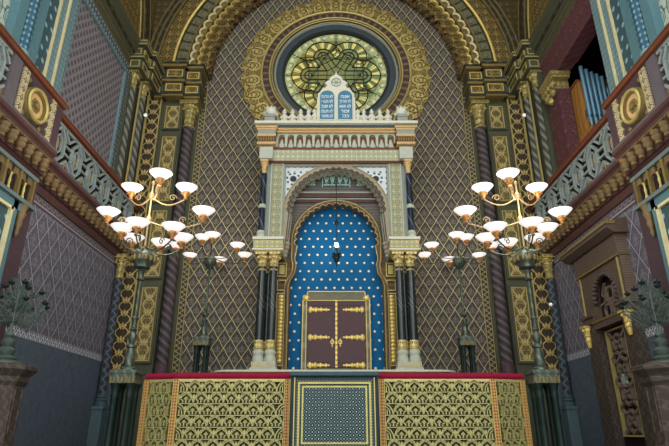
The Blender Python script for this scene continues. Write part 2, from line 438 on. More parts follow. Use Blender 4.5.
# wall above and around the big arch
ZA = 12.45
inn = with_corners(48, 0, ZA, 7.4, 19, 0, PI, lambda a: (6.9*math.cos(a), ZA+6.9*math.sin(a)))
mb = MB(); mb.ring(inn, rect_out(inn, 0, ZA, 7.4, 19.6, ZA), 'y', 16.3, 17.2)
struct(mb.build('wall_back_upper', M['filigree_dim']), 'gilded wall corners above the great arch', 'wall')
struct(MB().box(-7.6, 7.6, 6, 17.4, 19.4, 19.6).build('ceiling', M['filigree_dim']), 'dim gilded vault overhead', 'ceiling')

# great arch: nested bands
t = thing('great_arch', 'great gilded scalloped arch framing the rose window wall', 'arch', (0, 16.2, ZA))
t['kind'] = 'structure'
sh = (0, 16.2, ZA)
def band(r0, r1, y0, y1, name, mat, lob=0, amp=0, n=120):
    i = arc(0, ZA, r0, 0, PI, n, lob, amp); o = arc(0, ZA, r1, 0, PI, n)
    return MB().ring(i, o, 'y', y0, y1).build(name, mat, t, shift=sh)
band(6.5, 6.9, 16.15, 16.9, 'outer_rib', M['rib_dark'])
band(5.95, 6.5, 16.25, 16.9, 'filigree_band', M['filigree'])
for r in (6.5, 6.9, 6.7, 5.4):
    MB().tube([(a, 16.15, b) for a, b in arc(0, ZA, r, 0, PI, 60)], .035, 5).build('roll_moulding', M['gold_dark'], t, True, shift=sh)
MB().tube([(a, 16.2, b) for a, b in arc(0, ZA, 5.92, 0, PI, 80)], .05, 6).build('gilt_roll', M['gold_bright'], t, True, shift=sh)
band(5.38, 5.92, 16.35, 16.95, 'coffer_band', M['dark_green'])
cof = None
for i in range(44):
    a = PI*(i+.5)/44; c, s_ = math.cos(a), math.sin(a)
    q = [((5.65+du)*c-dv*s_, ZA+(5.65+du)*s_+dv*c) for du, dv in ((-.19, -.15), (.19, -.15), (.19, .15), (-.19, .15))]
    m2 = MB().poly(q, 'y', 16.29, 16.36)
    m2.ball((5.65*c, 16.29, ZA+5.65*s_), .12, 1, .5, 1, 8)
    m2.build('coffer', M['olive_disc'], t, shift=sh)
NL = 44
band(5.14, 5.4, 16.3, 16.95, 'scallop_band', M['gold_dark'], NL, .0)
band(5.0, 5.16, 16.42, 16.95, 'scallop_step', M['gold_dark'], NL, .12, 352)
band(4.78, 5.02, 16.6, 16.97, 'scallop_inner', M['filigree'], NL, .16, 352)
for i in range(NL):
    a = PI*(i+.5)/NL
    for R_, rr, yy, tr, mt in ((5.19, .18, 16.25, .04, 'cream_gilt'), (5.09, .165, 16.33, .035, 'rib_dark'), (5.0, .16, 16.42, .035, 'gold_bright'), (4.88, .14, 16.55, .028, 'gold_dark')):
        pts = []
        for k in range(9):
            b = a - PI/2 + PI*k/8
            pts.append((R_*math.cos(a)+rr*math.cos(b)*.9, yy, ZA+R_*math.sin(a)+rr*math.sin(b)))
        MB().tube(pts, tr, 5).build('scallop_roll', M[mt], t, True, shift=sh)
    MB().ball((4.74*math.cos(a), 16.85, ZA+4.74*math.sin(a)),   .13, 1, .8, 1, 8).build('pendant', M['pendant_brown'], t, True, shift=sh)

# rose window
w = thing('window_1', 'round stained glass rose window with star tracery above the ark', 'window', (.06, 17.05, WZ))
w['kind'] = 'structure'
sw = (0, 17.05, WZ)
circ = lambda r, n=72: [(r*math.cos(2*PI*i/n), WZ+r*math.sin(2*PI*i/n)) for i in range(n)]
MB().poly(circ(2.0), 'y', 17.1, 17.14).build('pane', M['glass'], w, shift=sw)
mb = MB()
def lead(pts, r=.024, closed=False): mb.tube([(a, 17.08, WZ+b) for a, b in pts], r, 5, closed)
for k in range(6):
    A = k*PI/3; ca, sa = math.cos(A), math.sin(A)
    R = lambda a, b: (a*ca-b*sa, a*sa+b*ca)
    for o in (.2, .36):
        pts = [R(1.732*o, o)] + [R(1.0+o*math.cos(b), o*math.sin(b)) for b in [PI/2-PI*i/12 for i in range(13)]] + [R(1.732*o, -o)]
        lead(pts)
    lead([R(1.0+.08*math.cos(2*PI*i/10), .08*math.sin(2*PI*i/10)) for i in range(10)], .014, True)
    lead([R(1.0+.7*math.cos(b), .7*math.sin(b)) for b in [1.75-3.5*i/18 for i in range(19)]])
    for o in range(-4, 5):
        b = o*.36; lead([R(1+.38*math.cos(b), .38*math.sin(b)), R(1+.68*math.cos(b), .68*math.sin(b))], .007)
    lead([R(.0, .0), R(2.0, 0)], .014)
    B = A+PI/6
    lead([(1.0*math.cos(B), 1.0*math.sin(B)), (2.0*math.cos(B), 2.0*math.sin(B))], .014)
    for r in (.4, .8, 1.2):
        lead([(r*math.cos(B-PI/3), r*math.sin(B-PI/3)), (r*math.cos(B), r*math.sin(B))], .014)
for k in range(2):
    for rr in (1.5, 1.62):
        lead([(rr*math.cos(PI/6+k*PI+j*2*PI/3), rr*math.sin(PI/6+k*PI+j*2*PI/3)) for j in range(3)], .02, True)
for i in range(24):
    a = 2*PI*i/24
    lead([(1.8*math.cos(a)+.1*math.cos(b), 1.8*math.sin(a)+.1*math.sin(b)) for b in [2*PI*j/8 for j in range(8)]], .008, True)
mb.build('lead_tracery', M['lead'], w, True, shift=sw)
def rring(r0, r1, y0, y1, name, mat):
    MB().ring(circ(r0), circ(r1), 'y', y0, y1, True).build(name, mat, w, shift=sw)
rring(1.96, 2.06, 16.97, 17.2, 'inner_rim', M['lead'])
rring(2.06, 2.28, 16.95, 17.05, 'cove_moulding', M['win_cove'])
rring(2.28, 2.36, 16.9, 17.05, 'slate_bead', M['stone_grey'])
rring(2.36, 2.42, 16.86, 17.05, 'dark_bead', M['win_cove'])
rring(2.42, 2.52, 16.84, 17.05, 'gilt_bead', M['gold_dark'])
rring(2.52, 2.8, 16.86, 17.05, 'studded_ring', M['win_plum'])
for r, tr in ((2.82, .045), (2.52, .03), (2.42, .02), (2.3, .015)):
    MB().tube([(a, 16.8, b) for a, b in circ(r)], tr, 6, True).build('gilt_roll', M['gold'], w, True, shift=sw)
# filigree disc round the window, leaf-pointed rim
i_ = circ(2.78, 180); o_ = []
for i in range(180):
    a = 2*PI*i/180; rr = 3.5+.14*abs(math.sin(15*a))
    o_.append((rr*math.cos(a), WZ+rr*math.sin(a)))
M['disc'] = pat('gold arabesque disc', (92, 76, 42), lambda x, y, z: [
    (arab(z.at2(x)*(24/PI), ln(x, z)/.3, .0), (176, 156, 92)),
    ((ln((z.at2(x)*(15/PI)).fr()-.5, (ln(x, z)-3.15)*1.3)-.3).abs().lt(.05, .04), (196, 178, 112)),
    ((ln((z.at2(x)*(15/PI)).fr()-.5, (ln(x, z)-3.15)*1.3)-.12).abs().lt(.05, .04), (190, 172, 106))], bump=.9, metal=.15, rough=.45, noise=.2)
MB().ring(i_, o_, 'y', 16.93, 17.02, True).build('filigree_disc', M['disc'], w, shift=sw)
for i in range(30):
    a = 2*PI*(i+.5)/30
    mb = MB()
    pts = [(0, -.3), (.14, -.12), (.1, .08), (0, .3), (-.1, .08), (-.14, -.12)]
    q = [((3.3+v*.7)*math.cos(a)-u*math.sin(a), WZ+(3.3+v*.7)*math.sin(a)+u*math.cos(a)) for u, v in pts]
    mb.tube([(x_, 16.92, z_) for x_, z_ in q], .025, 4, True)
    mb.build('leaf_ornament', M['gold_dark'], w, shift=sw)

# ------------------------------------------------------------------ back-wall piers and side walls (mirrored)
def prof_run(mb, pts, sx, y0, y1): mb.poly([(sx*a, b) for a, b in pts], 'y', y0, y1)
trim_n = [0]
def trim(o, label):
    trim_n[0] += 1
    o.name = 'trim_%d' % trim_n[0]
    return struct(o, label, 'trim')

for sx, SD, OTH in ((-1, 'left', 'organ'), (1, 'right', 'organ')):
    bx = lambda m, x0, x1, *a, **k: m.box(sx*x0, sx*x1, *a, **k)
    # ---- side walls
    mb = MB(); bx(mb, 6.7, 7.4, 2, 16.45, 2.05, 5.0)
    struct(mb.build('wall_' + SD, M['side_paper']), 'lilac grey diamond wallpaper wall below the %s gallery' % SD, 'wall')
    mb = MB(); bx(mb, 6.69, 7.4, 2, 16.45, -1.6, 1.88)
    struct(mb.build('baseboard_' + SD, M['dado']), 'plain slate blue dado of the %s wall' % SD, 'baseboard')
    mb = MB(); bx(mb, 6.68, 7.3, 2, 16.4, 1.88, 2.06)
    trim(mb.build('trim', M['dado_band']), 'white scalloped border above the %s dado' % SD)
    mb = MB(); bx(mb, 6.685, 7.3, 2, 16.4, 4.74, 5.05)
    trim(mb.build('trim', M['frieze_band']), 'scalloped border under the %s gallery cornice' % SD)
    # ---- vault-side wall above the upper cornice
    mb = MB(); bx(mb, 6.95, 7.5, 6, 16.4, 12.3, 19.5)
    struct(mb.build('wall_%s_upper' % SD, M['filigree']), 'gilded wall above the %s gallery cornice' % SD, 'wall')
    a_ = thing('wall_arch', 'gilded wall arch ribs high above the %s gallery' % SD, 'arch', (sx*6.95, 10.4, 12.4)); a_['kind'] = 'structure'
    sh2 = (sx*6.95, 10.4, 12.4)
    for r0, r1, d, mt in ((5.0, 5.05, 6.91, 'gold'), (5.3, 5.35, 6.9, 'gold_dark'), (5.36, 5.75, 6.86, 'rib_dark'), (5.75, 5.8, 6.84, 'gold_dark'), (5.06, 5.3, 6.93, 'filigree_dim')):
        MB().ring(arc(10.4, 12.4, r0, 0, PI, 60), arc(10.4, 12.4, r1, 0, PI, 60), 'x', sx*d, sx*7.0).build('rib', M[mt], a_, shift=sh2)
    # ---- upper cornice
    mb = MB()
    prof_run(mb, [(6.95, 11.3), (6.88, 11.3), (6.82, 11.5), (6.82, 11.62), (6.7, 11.75), (6.7, 11.95), (6.55, 12.1), (6.55, 12.32), (6.95, 12.32)], sx, 6, 16.4)
    trim(mb.build('trim', M['dark_green']), 'dark cornice along the top of the %s gallery wall' % SD)
    mb = MB()
    for z, d, h in ((12.26, 6.54, .05), (11.93, 6.69, .05), (11.6, 6.81, .04), (11.36, 6.84, .03)): bx(mb, d-.015, 6.9, 6, 16.35, z, z+h)
    trim(mb.build('trim', M['gold_dark']), 'gilt fillets on the cornice above the %s gallery' % SD)
    mb = MB()
    bx(mb, 6.66, 6.9, 6, 14.6, 11.78, 11.92)
    trim(mb.build('trim', M['rib_dark']), 'beaded band on the cornice above the %s gallery' % SD)
    # breaks of the cornice over the corner columns
    for x0, y0, y1 in ((6.42, 14.7, 15.3), (6.3, 15.3, 16.3)):
        mb = MB()
        bx(mb, x0, 6.9, y0, y1, 11.25, 11.62); bx(mb, x0-.07, 6.9, y0-.07, y1, 11.62, 11.75); bx(mb, x0+.02, 6.9, y0, y1, 11.75, 12.1); bx(mb, x0-.12, 6.9, y0-.12, y1, 12.1, 12.32)
        m3 = MB()
        for z0_, z1_ in ((11.3, 11.57), (11.8, 12.05)):
            m3.frame('x', 0, y0+.08, y1-.08, z0_, z1_, .03, sx*(x0-.03), sx*(x0+.05)); m3.frame('y', 0, *sorted((sx*(x0+.06), sx*6.8)), z0_, z1_, .03, y0-.03, y0+.05)
        for z_, o_ in ((11.64, .085), (12.13, .135), (12.26, .135)): m3.box(sx*(x0-o_), sx*6.9, y0-o_, y1, z_, z_+.04)
        trim(m3.build('trim', M['gold']), 'gilt frames on the cornice block over the %s corner %s' % (SD, 'beside the great arch' if y0 > 15 else 'nearer the gallery'))
        trim(mb.build('trim', M['dark_green']), 'cornice block over the %s corner %s' % (SD, 'beside the great arch' if y0 > 15 else 'nearer the gallery'))
    # ---- back pier
    bt = thing('pier', 'dark green pier with gilt scroll panels on the %s of the great arch' % SD, 'pier', (sx*5.7, 16.4, -1.6))
    bt['kind'] = 'structure'
    sb = (sx*5.7, 16.4, -1.6)
    def part(m, name, mat, smooth=False): return m.build(name, M[mat] if isinstance(mat, str) else mat, bt, smooth)
    loc = lambda m: m
    # (built in world coordinates; keep the pier root at the origin so patterns line up)
    bt.location = (0, 0, 0)
    mb = MB(); bx(mb, 5.42, 6.2, 16.42, 17.2, -1.6, 11.1); bx(mb, 4.98, 5.42, 16.85, 17.2, -1.6, 11.1); part(mb, 'pier_body', 'dark_green')
    mb = MB(); bx(mb, 4.77, 4.98, 16.93, 17.02, 1.2, 12.4); part(mb, 'beaded_border', 'beads')
    mb = MB(); bx(mb, 6.2, 6.72, 16.3, 17.2, 1.42, 11.3); part(mb, 'palmette_strip', 'palmette')
    mb = MB(); bx(mb, 6.19, 6.72, 16.26, 17.2, -1.6, 1.42); part(mb, 'pier_foot', 'dado')
    mb = MB()
    for x in (6.19, 6.69): bx(mb, x-.015, x+.02, 16.26, 16.34, 1.42, 11.3)
    part(mb, 'gilt_edge', 'gold')
    for z0, z1 in ((1.9, 4.3), (4.5, 6.9), (7.1, 9.7), (9.9, 10.95)):
        mb = MB(); mb.frame('y', 0, *( (sx*6.08, sx*5.45) if sx < 0 else (5.45, 6.08)), z0, z1, .07, 16.34, 16.43); part(mb, 'panel_frame', 'grey_teal' if z1 < 4 else 'dark_green')
        mb = MB(); mb.frame('y', 0, *((sx*6.01, sx*5.52) if sx < 0 else (5.52, 6.01)), z0+.07, z1-.07, .03, 16.36, 16.43); part(mb, 'gilt_frame', 'gold')
        mb = MB(); bx(mb, 5.55, 5.98, 16.385, 16.43, z0+.1, z1-.1); part(mb, 'scroll_panel', 'gold_scroll')
    # entablature on top of pier and column
    for x0, x1, yy in ((4.86, 5.42, 16.25), (5.42, 6.1, 16.1), (6.1, 6.4, 16.2)):
        mb = MB(); bx(mb, x0, x1, yy, 17.1, 11.27, 11.69); bx(mb, x0, x1, yy, 17.1, 11.87, 12.3); part(mb, 'frieze_block', 'dark_green')
        mb = MB(); bx(mb, x0-.04, x1+.04, yy-.06, 17.1, 11.1, 11.17); bx(mb, x0-.07, x1+.07, yy-.1, 17.1, 11.69, 11.78); bx(mb, x0-.1, x1+.1, yy-.16, 17.1, 12.3, 12.4); part(mb, 'gilt_cornice', 'gold_dark')
        mb = MB(); bx(mb, x0-.05, x1+.05, yy-.08, 17.1, 11.17, 11.27); bx(mb, x0-.08, x1+.08, yy-.12, 17.1, 11.78, 11.87); bx(mb, x0-.14, x1+.14, yy-.2, 17.1, 12.4, 12.47); part(mb, 'cornice', 'rib_dark')
        if x1-x0 > .4:
            for z0, z1 in ((11.33, 11.63), (11.93, 12.24)):
                a0, a1 = sorted((sx*(x0+.06), sx*(x1-.06)))
                mb = MB(); mb.frame('y', 0, a0, a1, z0, z1, .03, yy-.03, yy+.02); part(mb, 'gilt_frame', 'gold_bright')
                mb = MB(); mb.box(a0+.06, a1-.06, yy-.02, yy+.02, z0+.05, z1-.05); part(mb, 'relief', 'filigree')
    # columns
    column('tall plum spiral column carrying the great arch on the %s' % SD, sx*5.22, 16.62, 1.0, 11.1, .185, M['purple'], M['shaft_plum'], M['gold_carved'], .9, 1.0)
    column('patterned slate corner column under the %s gallery end' % SD, sx*6.52, 15.72, .66, 5.05, .115, M['teal_dark'], M['shaft_teal'], M['gold_carved'], .3, .75)
    mb = MB(); bx(mb, 6.37, 6.68, 15.55, 15.89, -1.6, .6, bev=.02); bx(mb, 6.34, 6.68, 15.52, 15.92, .58, .66)
    o = mb.build('column_plinth', M['plinth_grey']); tag(o, 'plain grey green plinth under the %s corner column' % SD, 'plinth')
    column('upper corner column above the %s gallery rail, next to the great arch' % SD, sx*6.62, 15.62, 6.95, 11.25, .12, M['dark_green'], M['shaft_grey'], M['gold_carved'], .3, .6)
    column('upper column above the %s gallery rail, further from the great arch' % SD, sx*6.72, 14.98, 6.95, 11.25, .11, M['dark_green'], M['shaft_grey'], M['gold_carved'], .3, .6)
    mb = MB()
    for x, y in ((6.6, 15.34), (6.52, 15.95)): bx(mb, x-.02, x+.03, y-.02, y+.03, 7.0, 11.2)
    trim(mb.build('trim', M['gold']), 'gilt edges between the %s corner columns' % SD)
    mb = MB(); bx(mb, 6.74, 7.3, 14.8, 16.4, 5.0, 11.4)
    trim(mb.build('trim', M['dark_green']), 'dark green wall strip behind the %s upper corner columns' % SD)
    o = MB().ball((sx*(6.47 if sx < 0 else 6.5), 15.75, 10.1), .065, n=12).build('globe_bulb', M['spot'], None, True)
    tag(o, 'small white globe bulb high beside the %s corner columns' % SD, 'bulb')

    # ---- gallery parapet: cornice, sill, lattice, rail
    g = thing('gallery_parapet', '%s gallery parapet with teal knot lattice, wooden rail and roundel' % SD, 'parapet')
    def gp(m, name, mat, smooth=False): return m.build(name, M[mat], g, smooth)
    for d, y0, y1 in ((0, 10.45, 16.25), (-.25, 2.5, 10.45)):
        mb = MB(); prof_run(mb, [(6.8, 4.98), (6.64+d*.6, 4.98), (6.6+d*.6, 5.08), (6.6+d, 5.16), (6.8, 5.16)], sx, y0, y1); gp(mb, 'lower_moulding', 'dark_wood')
        mb = MB(); prof_run(mb, [(6.9, 5.16), (6.56+d, 5.16), (6.56+d, 5.46), (6.48+d, 5.5), (6.42+d, 5.6), (6.36+d, 5.64), (6.36+d, 5.72), (6.9, 5.72)], sx, y0, y1); gp(mb, 'cornice', 'dark_wood')
        mb = MB(); bx(mb, 6.38+d, 6.8, y0, y1, 5.72, 5.8); gp(mb, 'sill', 'grey_mauve')
        mb = MB(); bx(mb, 6.56+d, 6.9, y0, y1, 5.8, 6.8); gp(mb, 'backing', 'dark_ground')
        mb = MB(); prof_run(mb, [(6.7+d*0, 6.78), (6.46+d, 6.78), (6.42+d, 6.83), (6.36+d, 6.86), (6.36+d, 6.98), (6.42+d, 7.03), (6.76+d*0, 7.03)], sx, y0, y1); gp(mb, 'handrail', 'brown_wood')
        # shell corbels
        n = int((y1-max(y0, 6.5))/.30)
        c0 = None
        for i in range(n):
            y = y1-.2-i*.30
            if c0 is None:
                m2 = MB(); m2.lathe([(.0, -.15), (.06, -.13), (.07, -.09), (.05, -.07), (.1, -.02), (.115, .03), (.085, .05), (.12, .1), (.125, .14), (.1, .16)], 0, 0, 12); m2.box(-.12, .12, -.13, .13, .15, .18)
                c0 = gp(m2, 'corbel', 'corbel', True); c0.location = (sx*(6.5+d), y, 5.31)
            else: dup(c0, g, (0, y-c0.location.y, 0))
    # lattice: far stretch, then the stretch before the pedestal
    def lattice_run(y0, y1, d, pitch):
        m = MB(); xx0, xx1 = sx*(6.43+d), sx*(6.48+d)
        zc, H = 6.29, .96
        n = max(1, round((y1-y0)/pitch)); p = (y1-y0)/n
        for i in range(n):
            c = y0+(i+.5)*p; w_ = p*.27
            hx = [(c-w_, zc+.2), (c, zc+.45), (c+w_, zc+.2), (c+w_, zc-.2), (c, zc-.45), (c-w_, zc-.2), (c-w_, zc+.2)]
            m.path(hx, .06, 'x', xx0-sx*.015, xx1)
            m.path([(c-w_*.45, zc+.14), (c, zc+.25), (c+w_*.45, zc+.14), (c+w_*.45, zc-.14), (c, zc-.25), (c-w_*.45, zc-.14), (c-w_*.45, zc+.14)], .035, 'x', sx*(6.43+d), xx1)
            for s1 in (-1, 1):
                m.path([(c+s1*w_, zc+.1), (c+s1*p/2, zc+.1)], .045, 'x', xx0, xx1); m.path([(c+s1*w_, zc-.1), (c+s1*p/2, zc-.1)], .045, 'x', xx0, xx1)
                m.path([(c+s1*p*.2, zc+.48), (c+s1*p*.5, zc+.24)], .055, 'x', xx0, xx1); m.path([(c+s1*p*.2, zc-.48), (c+s1*p*.5, zc-.24)], .055, 'x', xx0, xx1)
            gp(MB().poly([(c-.05, zc+.08), (c, zc+.17), (c+.05, zc+.08), (c+.05, zc-.08), (c, zc-.17), (c-.05, zc-.08)], 'x', sx*(6.47+d), sx*(6.53+d)), 'lattice_block', 'lattice_gold')
            for dz in (-.33, .33): gp(MB().poly([(c+p/2-.07, zc+dz), (c+p/2, zc+dz+.1), (c+p/2+.07, zc+dz), (c+p/2, zc+dz-.1)], 'x', sx*(6.47+d), sx*(6.53+d)), 'lattice_block', 'lattice_gold')
        m.bar((y0, zc+H/2), (y1, zc+H/2), .06, 'x', xx0, xx1); m.bar((y0, zc-H/2), (y1, zc-H/2), .06, 'x', xx0, xx1)
        gp(m, 'knot_lattice', 'lattice_paint')
    lattice_run(10.55, 15.9, 0, .88)
    lattice_run(6.3, 8.42, -.25, .78)
    # pedestal with roundel
    X0 = 6.14
    mb = MB(); bx(mb, X0+.04, 6.6, 8.62, 10.45, 5.8, 6.8); gp(mb, 'pedestal', 'purple')
    mb = MB(); bx(mb, X0, 6.4, 8.45, 8.72, 5.8, 6.8); gp(mb, 'grey_pilaster', 'grey_mauve')
    for y in (8.8, 9.92):
        mb = MB(); bx(mb, X0, 6.4, y, y+.2, 5.82, 6.78); gp(mb, 'pilaster', 'pil_cream')
    y, z = 9.36, 6.22
    rp = lambda r, n=28: [(y+r*math.cos(2*PI*i/n), z+r*math.sin(2*PI*i/n)) for i in range(n)]
    MB().ring(rp(.26), rp(.38), 'x', sx*(X0-.06), sx*6.3, True).build('roundel_ring', M['gold_dark'], g)
    MB().ring(rp(.15), rp(.26), 'x', sx*(X0-.02), sx*6.3, True).build('roundel_cove', M['apricot'], g)
    MB().tube([(sx*(X0-.08), a, b) for a, b in rp(.33)], .035, 6, True).build('roundel_roll', M['gold'], g, True)
    mb = MB()
    for k in range(6):
        a = k*PI/3; mb.ball((sx*(X0-.0), y+.11*math.cos(a), z+.11*math.sin(a)), .06, .8, 1, 1, 8)
    mb.ball((sx*(X0-.04), y, z), .07, n=8); mb.build('rosette', M['gold_dark'], g, True)
    for dy in (-.3, .34):
        for dz in (-.33, .42): MB().ball((sx*(X0+.03), y+dy, z+dz), .06, .6, 1, 1, 8).build('corner_boss', M['gold_dark'], g, True)

    # ---- near pier above the rail: bands and a blue column
    p = thing('gallery_pier', 'teal striped pier above the %s gallery rail' % SD, 'pier')
    p['kind'] = 'structure'
    def pp(m, name, mat, smooth=False): return m.build(name, M[mat], p, smooth)
    for y0, y1, x0, mt, nm in ((6.0, 8.75, 6.75, 'mint_relief', 'relief_panel'), (8.75, 9.02, 6.55, 'teal', 'flat_band'), (9.02, 9.36, 6.75, 'teal_dark', 'recess'),
                           (9.36, 9.66, 6.55, 'teal', 'flat_band'), (9.66, 10.10, 6.62, 'teal_leaf', 'leaf_panel'),
                           (10.18, 10.45, 6.62, 'teal_strip', 'beaded_strip'), (10.53, 10.9, 6.64, 'teal_strip', 'beaded_strip')):
        mb = MB(); bx(mb, x0, 7.4, y0, y1, 6.7, 12.3); pp(mb, nm, mt)
    for y0 in (10.10, 10.45):
        mb = MB(); bx(mb, 6.58, 7.4, y0+.01, y0+.065, 6.8, 12.3); pp(mb, 'gilt_fillet', 'cream_gilt')
    mb = MB(); bx(mb, 6.4, 7.0, 8.6, 10.95, 6.9, 7.12); pp(mb, 'pier_base', 'grey_teal')
    column('blue arabesque column standing above the %s gallery rail' % SD, sx*6.6, 9.19, 7.05, 12.2, .14, M['teal_bright'], M['shaft_blue'], M['gold_green'], .42, .5)
    # ---- near pier below the gallery
    q = thing('gallery_pier', 'teal and gold framed pier under the %s gallery' % SD, 'pier')
    q['kind'] = 'structure'
    def qp(m, name, mat, smooth=False): return m.build(name, M[mat], q, smooth)
    mb = MB(); bx(mb, 6.42, 7.3, 6, 10.5, -1.6, 5.1); qp(mb, 'pier_body', 'purple')
    mb = MB(); bx(mb, 6.36, 6.5, 6.0, 9.63, -1.2, 4.06); qp(mb, 'leaf_panel', 'teal_leaf')
    mb = MB(); bx(mb, 6.30, 6.5, 9.63, 9.71, -1.6, 4.12); bx(mb, 6.30, 6.5, 6, 9.74, 4.06, 4.12); qp(mb, 'gilt_frame', 'cream_gilt')
    mb = MB(); bx(mb, 6.32, 6.5, 9.71, 9.86, -1.6, 4.3); bx(mb, 6.32, 6.5, 6, 10.0, 4.12, 4.3); qp(mb, 'teal_frame', 'teal')
    mb = MB(); bx(mb, 6.26, 6.5, 6, 10.35, 4.3, 4.38); bx(mb, 6.28, 6.5, 6, 10.3, 4.92, 5.0); qp(mb, 'arcade_ledge', 'grey_teal')
    mb = MB(); bx(mb, 6.38, 6.5, 6, 10.3, 4.38, 4.92); qp(mb, 'arcade_ground', 'dark_ground')
    for i in range(13):
        y = 10.2-i*.25
        if i % 2 == 0:
            m2 = MB(); bx(m2, 6.29, 6.42, y-.028, y+.028, 4.38, 4.92); qp(m2, 'arcade_pilaster', 'gold_dark')
        else:
            m2 = MB().lathe([(.03, 4.38), (.035, 4.45), (.02, 4.5), (.03, 4.6), (.018, 4.7), (.035, 4.76)], sx*6.35, y, 8); qp(m2, 'arcade_baluster', 'gold_green', True)
        if i < 12:
            a2 = arc(y-.125, 4.7, .085, 0, PI, 10); m2 = MB().ring(a2, rect_out(a2, y-.125, 4.7, .085, 4.92, 4.6), 'x', sx*6.33, sx*6.42)
            qp(m2, 'arcade_arch', 'corbel')
    mb = MB(); mb.lathe([(.0, 3.6), (.05, 3.7), (.04, 3.8), (.08, 3.9), (.06, 3.98), (.11, 4.1), (.09, 4.18), (.13, 4.3)], sx*6.36, 10.05, 10); qp(mb, 'bracket', 'corbel', True)

# ---- left upper wall: blind panel; right upper wall: organ opening
mb = MB().box(-7.4, -6.88, 10.9, 15.0, 6.8, 11.4)
struct(mb.build('wall_left_gallery', M['star_panel']), 'mauve grey star diaper panel above the left gallery rail', 'wall')
mb = MB(); mb.frame('x', 0, 10.88, 14.9, 7.1, 11.36, .32, -6.9, -6.83)
trim(mb.build('trim', M['dots']), 'pearl border round the left diaper panel')
mb = MB(); mb.frame('x', 0, 11.2, 14.58, 7.42, 11.04, .06, -6.9, -6.81)
trim(mb.build('trim', M['teal_strip']), 'thin teal fillet inside the left panel border')
mb = MB(); mb.box(6.9, 7.4, 14.58, 15.0, 6.8, 11.4)
struct(mb.build('wall_right_gallery', M['dark_green']), 'dark wall strip beside the organ opening', 'wall')
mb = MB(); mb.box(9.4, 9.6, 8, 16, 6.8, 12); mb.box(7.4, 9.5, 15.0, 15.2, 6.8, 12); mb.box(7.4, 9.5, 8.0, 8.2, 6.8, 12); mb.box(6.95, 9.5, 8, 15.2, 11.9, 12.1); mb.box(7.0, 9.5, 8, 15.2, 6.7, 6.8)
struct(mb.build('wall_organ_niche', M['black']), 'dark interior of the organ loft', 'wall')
pb = thing('burgundy_pilaster', 'burgundy pilaster with gilt capital left of the organ', 'pilaster')
MB().box(6.78, 7.15, 13.72, 14.5, 7.05, 9.75).build('shaft', M['burgundy'], pb)
mb = MB(); mb.box(6.62, 7.15, 13.55, 14.54, 10.05, 10.13); mb.box(6.55, 7.15, 13.48, 14.56, 10.13, 10.24)
for i in range(4): mb.ball((6.7, 13.8+i*.2, 9.93), .15, .8, 1, 1.0, 8)
mb.box(6.7, 7.15, 13.72, 14.5, 9.75, 10.05)
for i in range(3): mb.ball((6.72, 13.9+i*.2, 9.72), .13, .8, 1, 1.1, 8)
mb.ball((6.72, 14.1, 9.52), .11, .8, 1, 1.2, 8); mb.build('capital', M['gold_carved'], pb, True)
bb = MB().box(6.78, 7.2, 8, 14.5, 10.26, 11.3).build('beam', M['burgundy']); tag(bb, 'burgundy lintel beam above the organ opening', 'beam'); bb['kind'] = 'structure'
mb = MB(); mb.box(6.74, 7.2, 8, 13.1, 10.2, 10.26)
trim(mb.build('trim', M['burgundy']), 'burgundy fillet under the burgundy lintel')
# organ
og = thing('organ_case', 'honey coloured wooden organ case in the right gallery', 'organ', (0, 0, 0))
mb = MB(); mb.box(7.2, 8.4, 13.28, 14.3, 8.0, 9.7, bev=.015); mb.build('upper_case', M['case_wood'], og)
mb = MB(); mb.box(7.16, 8.45, 12.95, 14.34, 6.81, 8.0, bev=.02); mb.build('pipe_chest', M['case_wood'], og)
mb = MB(); mb.box(7.16, 8.42, 13.26, 14.32, 9.68, 9.74); mb.build('case_moulding', M['brown_wood'], og)
mb = MB(); mb.box(7.2, 8.1, 13.16, 13.19, 8.42, 8.58)
for k in range(9): mb.ball((7.25+.1*k, 13.16, 8.6), .04, n=6)
mb.build('pipe_band', M['teal_dark'], og)
for i, (x, zt_) in enumerate(((7.27, 10.06), (7.41, 9.95), (7.55, 9.85), (7.69, 9.78), (7.82, 9.7), (7.92, 9.32), (8.0, 9.34))):
    r = .058 if i < 5 else .034
    pt = thing('organ_pipe', ['tallest blue steel organ pipe, next to the oak case side', 'second organ pipe counted from the oak case side', 'third organ pipe counted from the oak case side', 'fourth organ pipe counted from the oak case side', 'fifth organ pipe, last of the thick ones', 'thin short organ pipe beside the thick ones', 'thin short organ pipe nearest the teal pier'][i], 'organ pipe', (x, 13.08, 8.0), 'organ pipes in the right gallery')
    MB().lathe([(r*.4, 0), (r, .22), (r, zt_-8.0), (r*.85, zt_-8.0), (r*.85, zt_-8.08)], n=12).build('pipe_body', M['pipe'], pt, True)
    MB().box(-r*.5, r*.5, -r-.01, -r+.02, .3, .38).build('pipe_mouth', M['teal_dark'], pt)

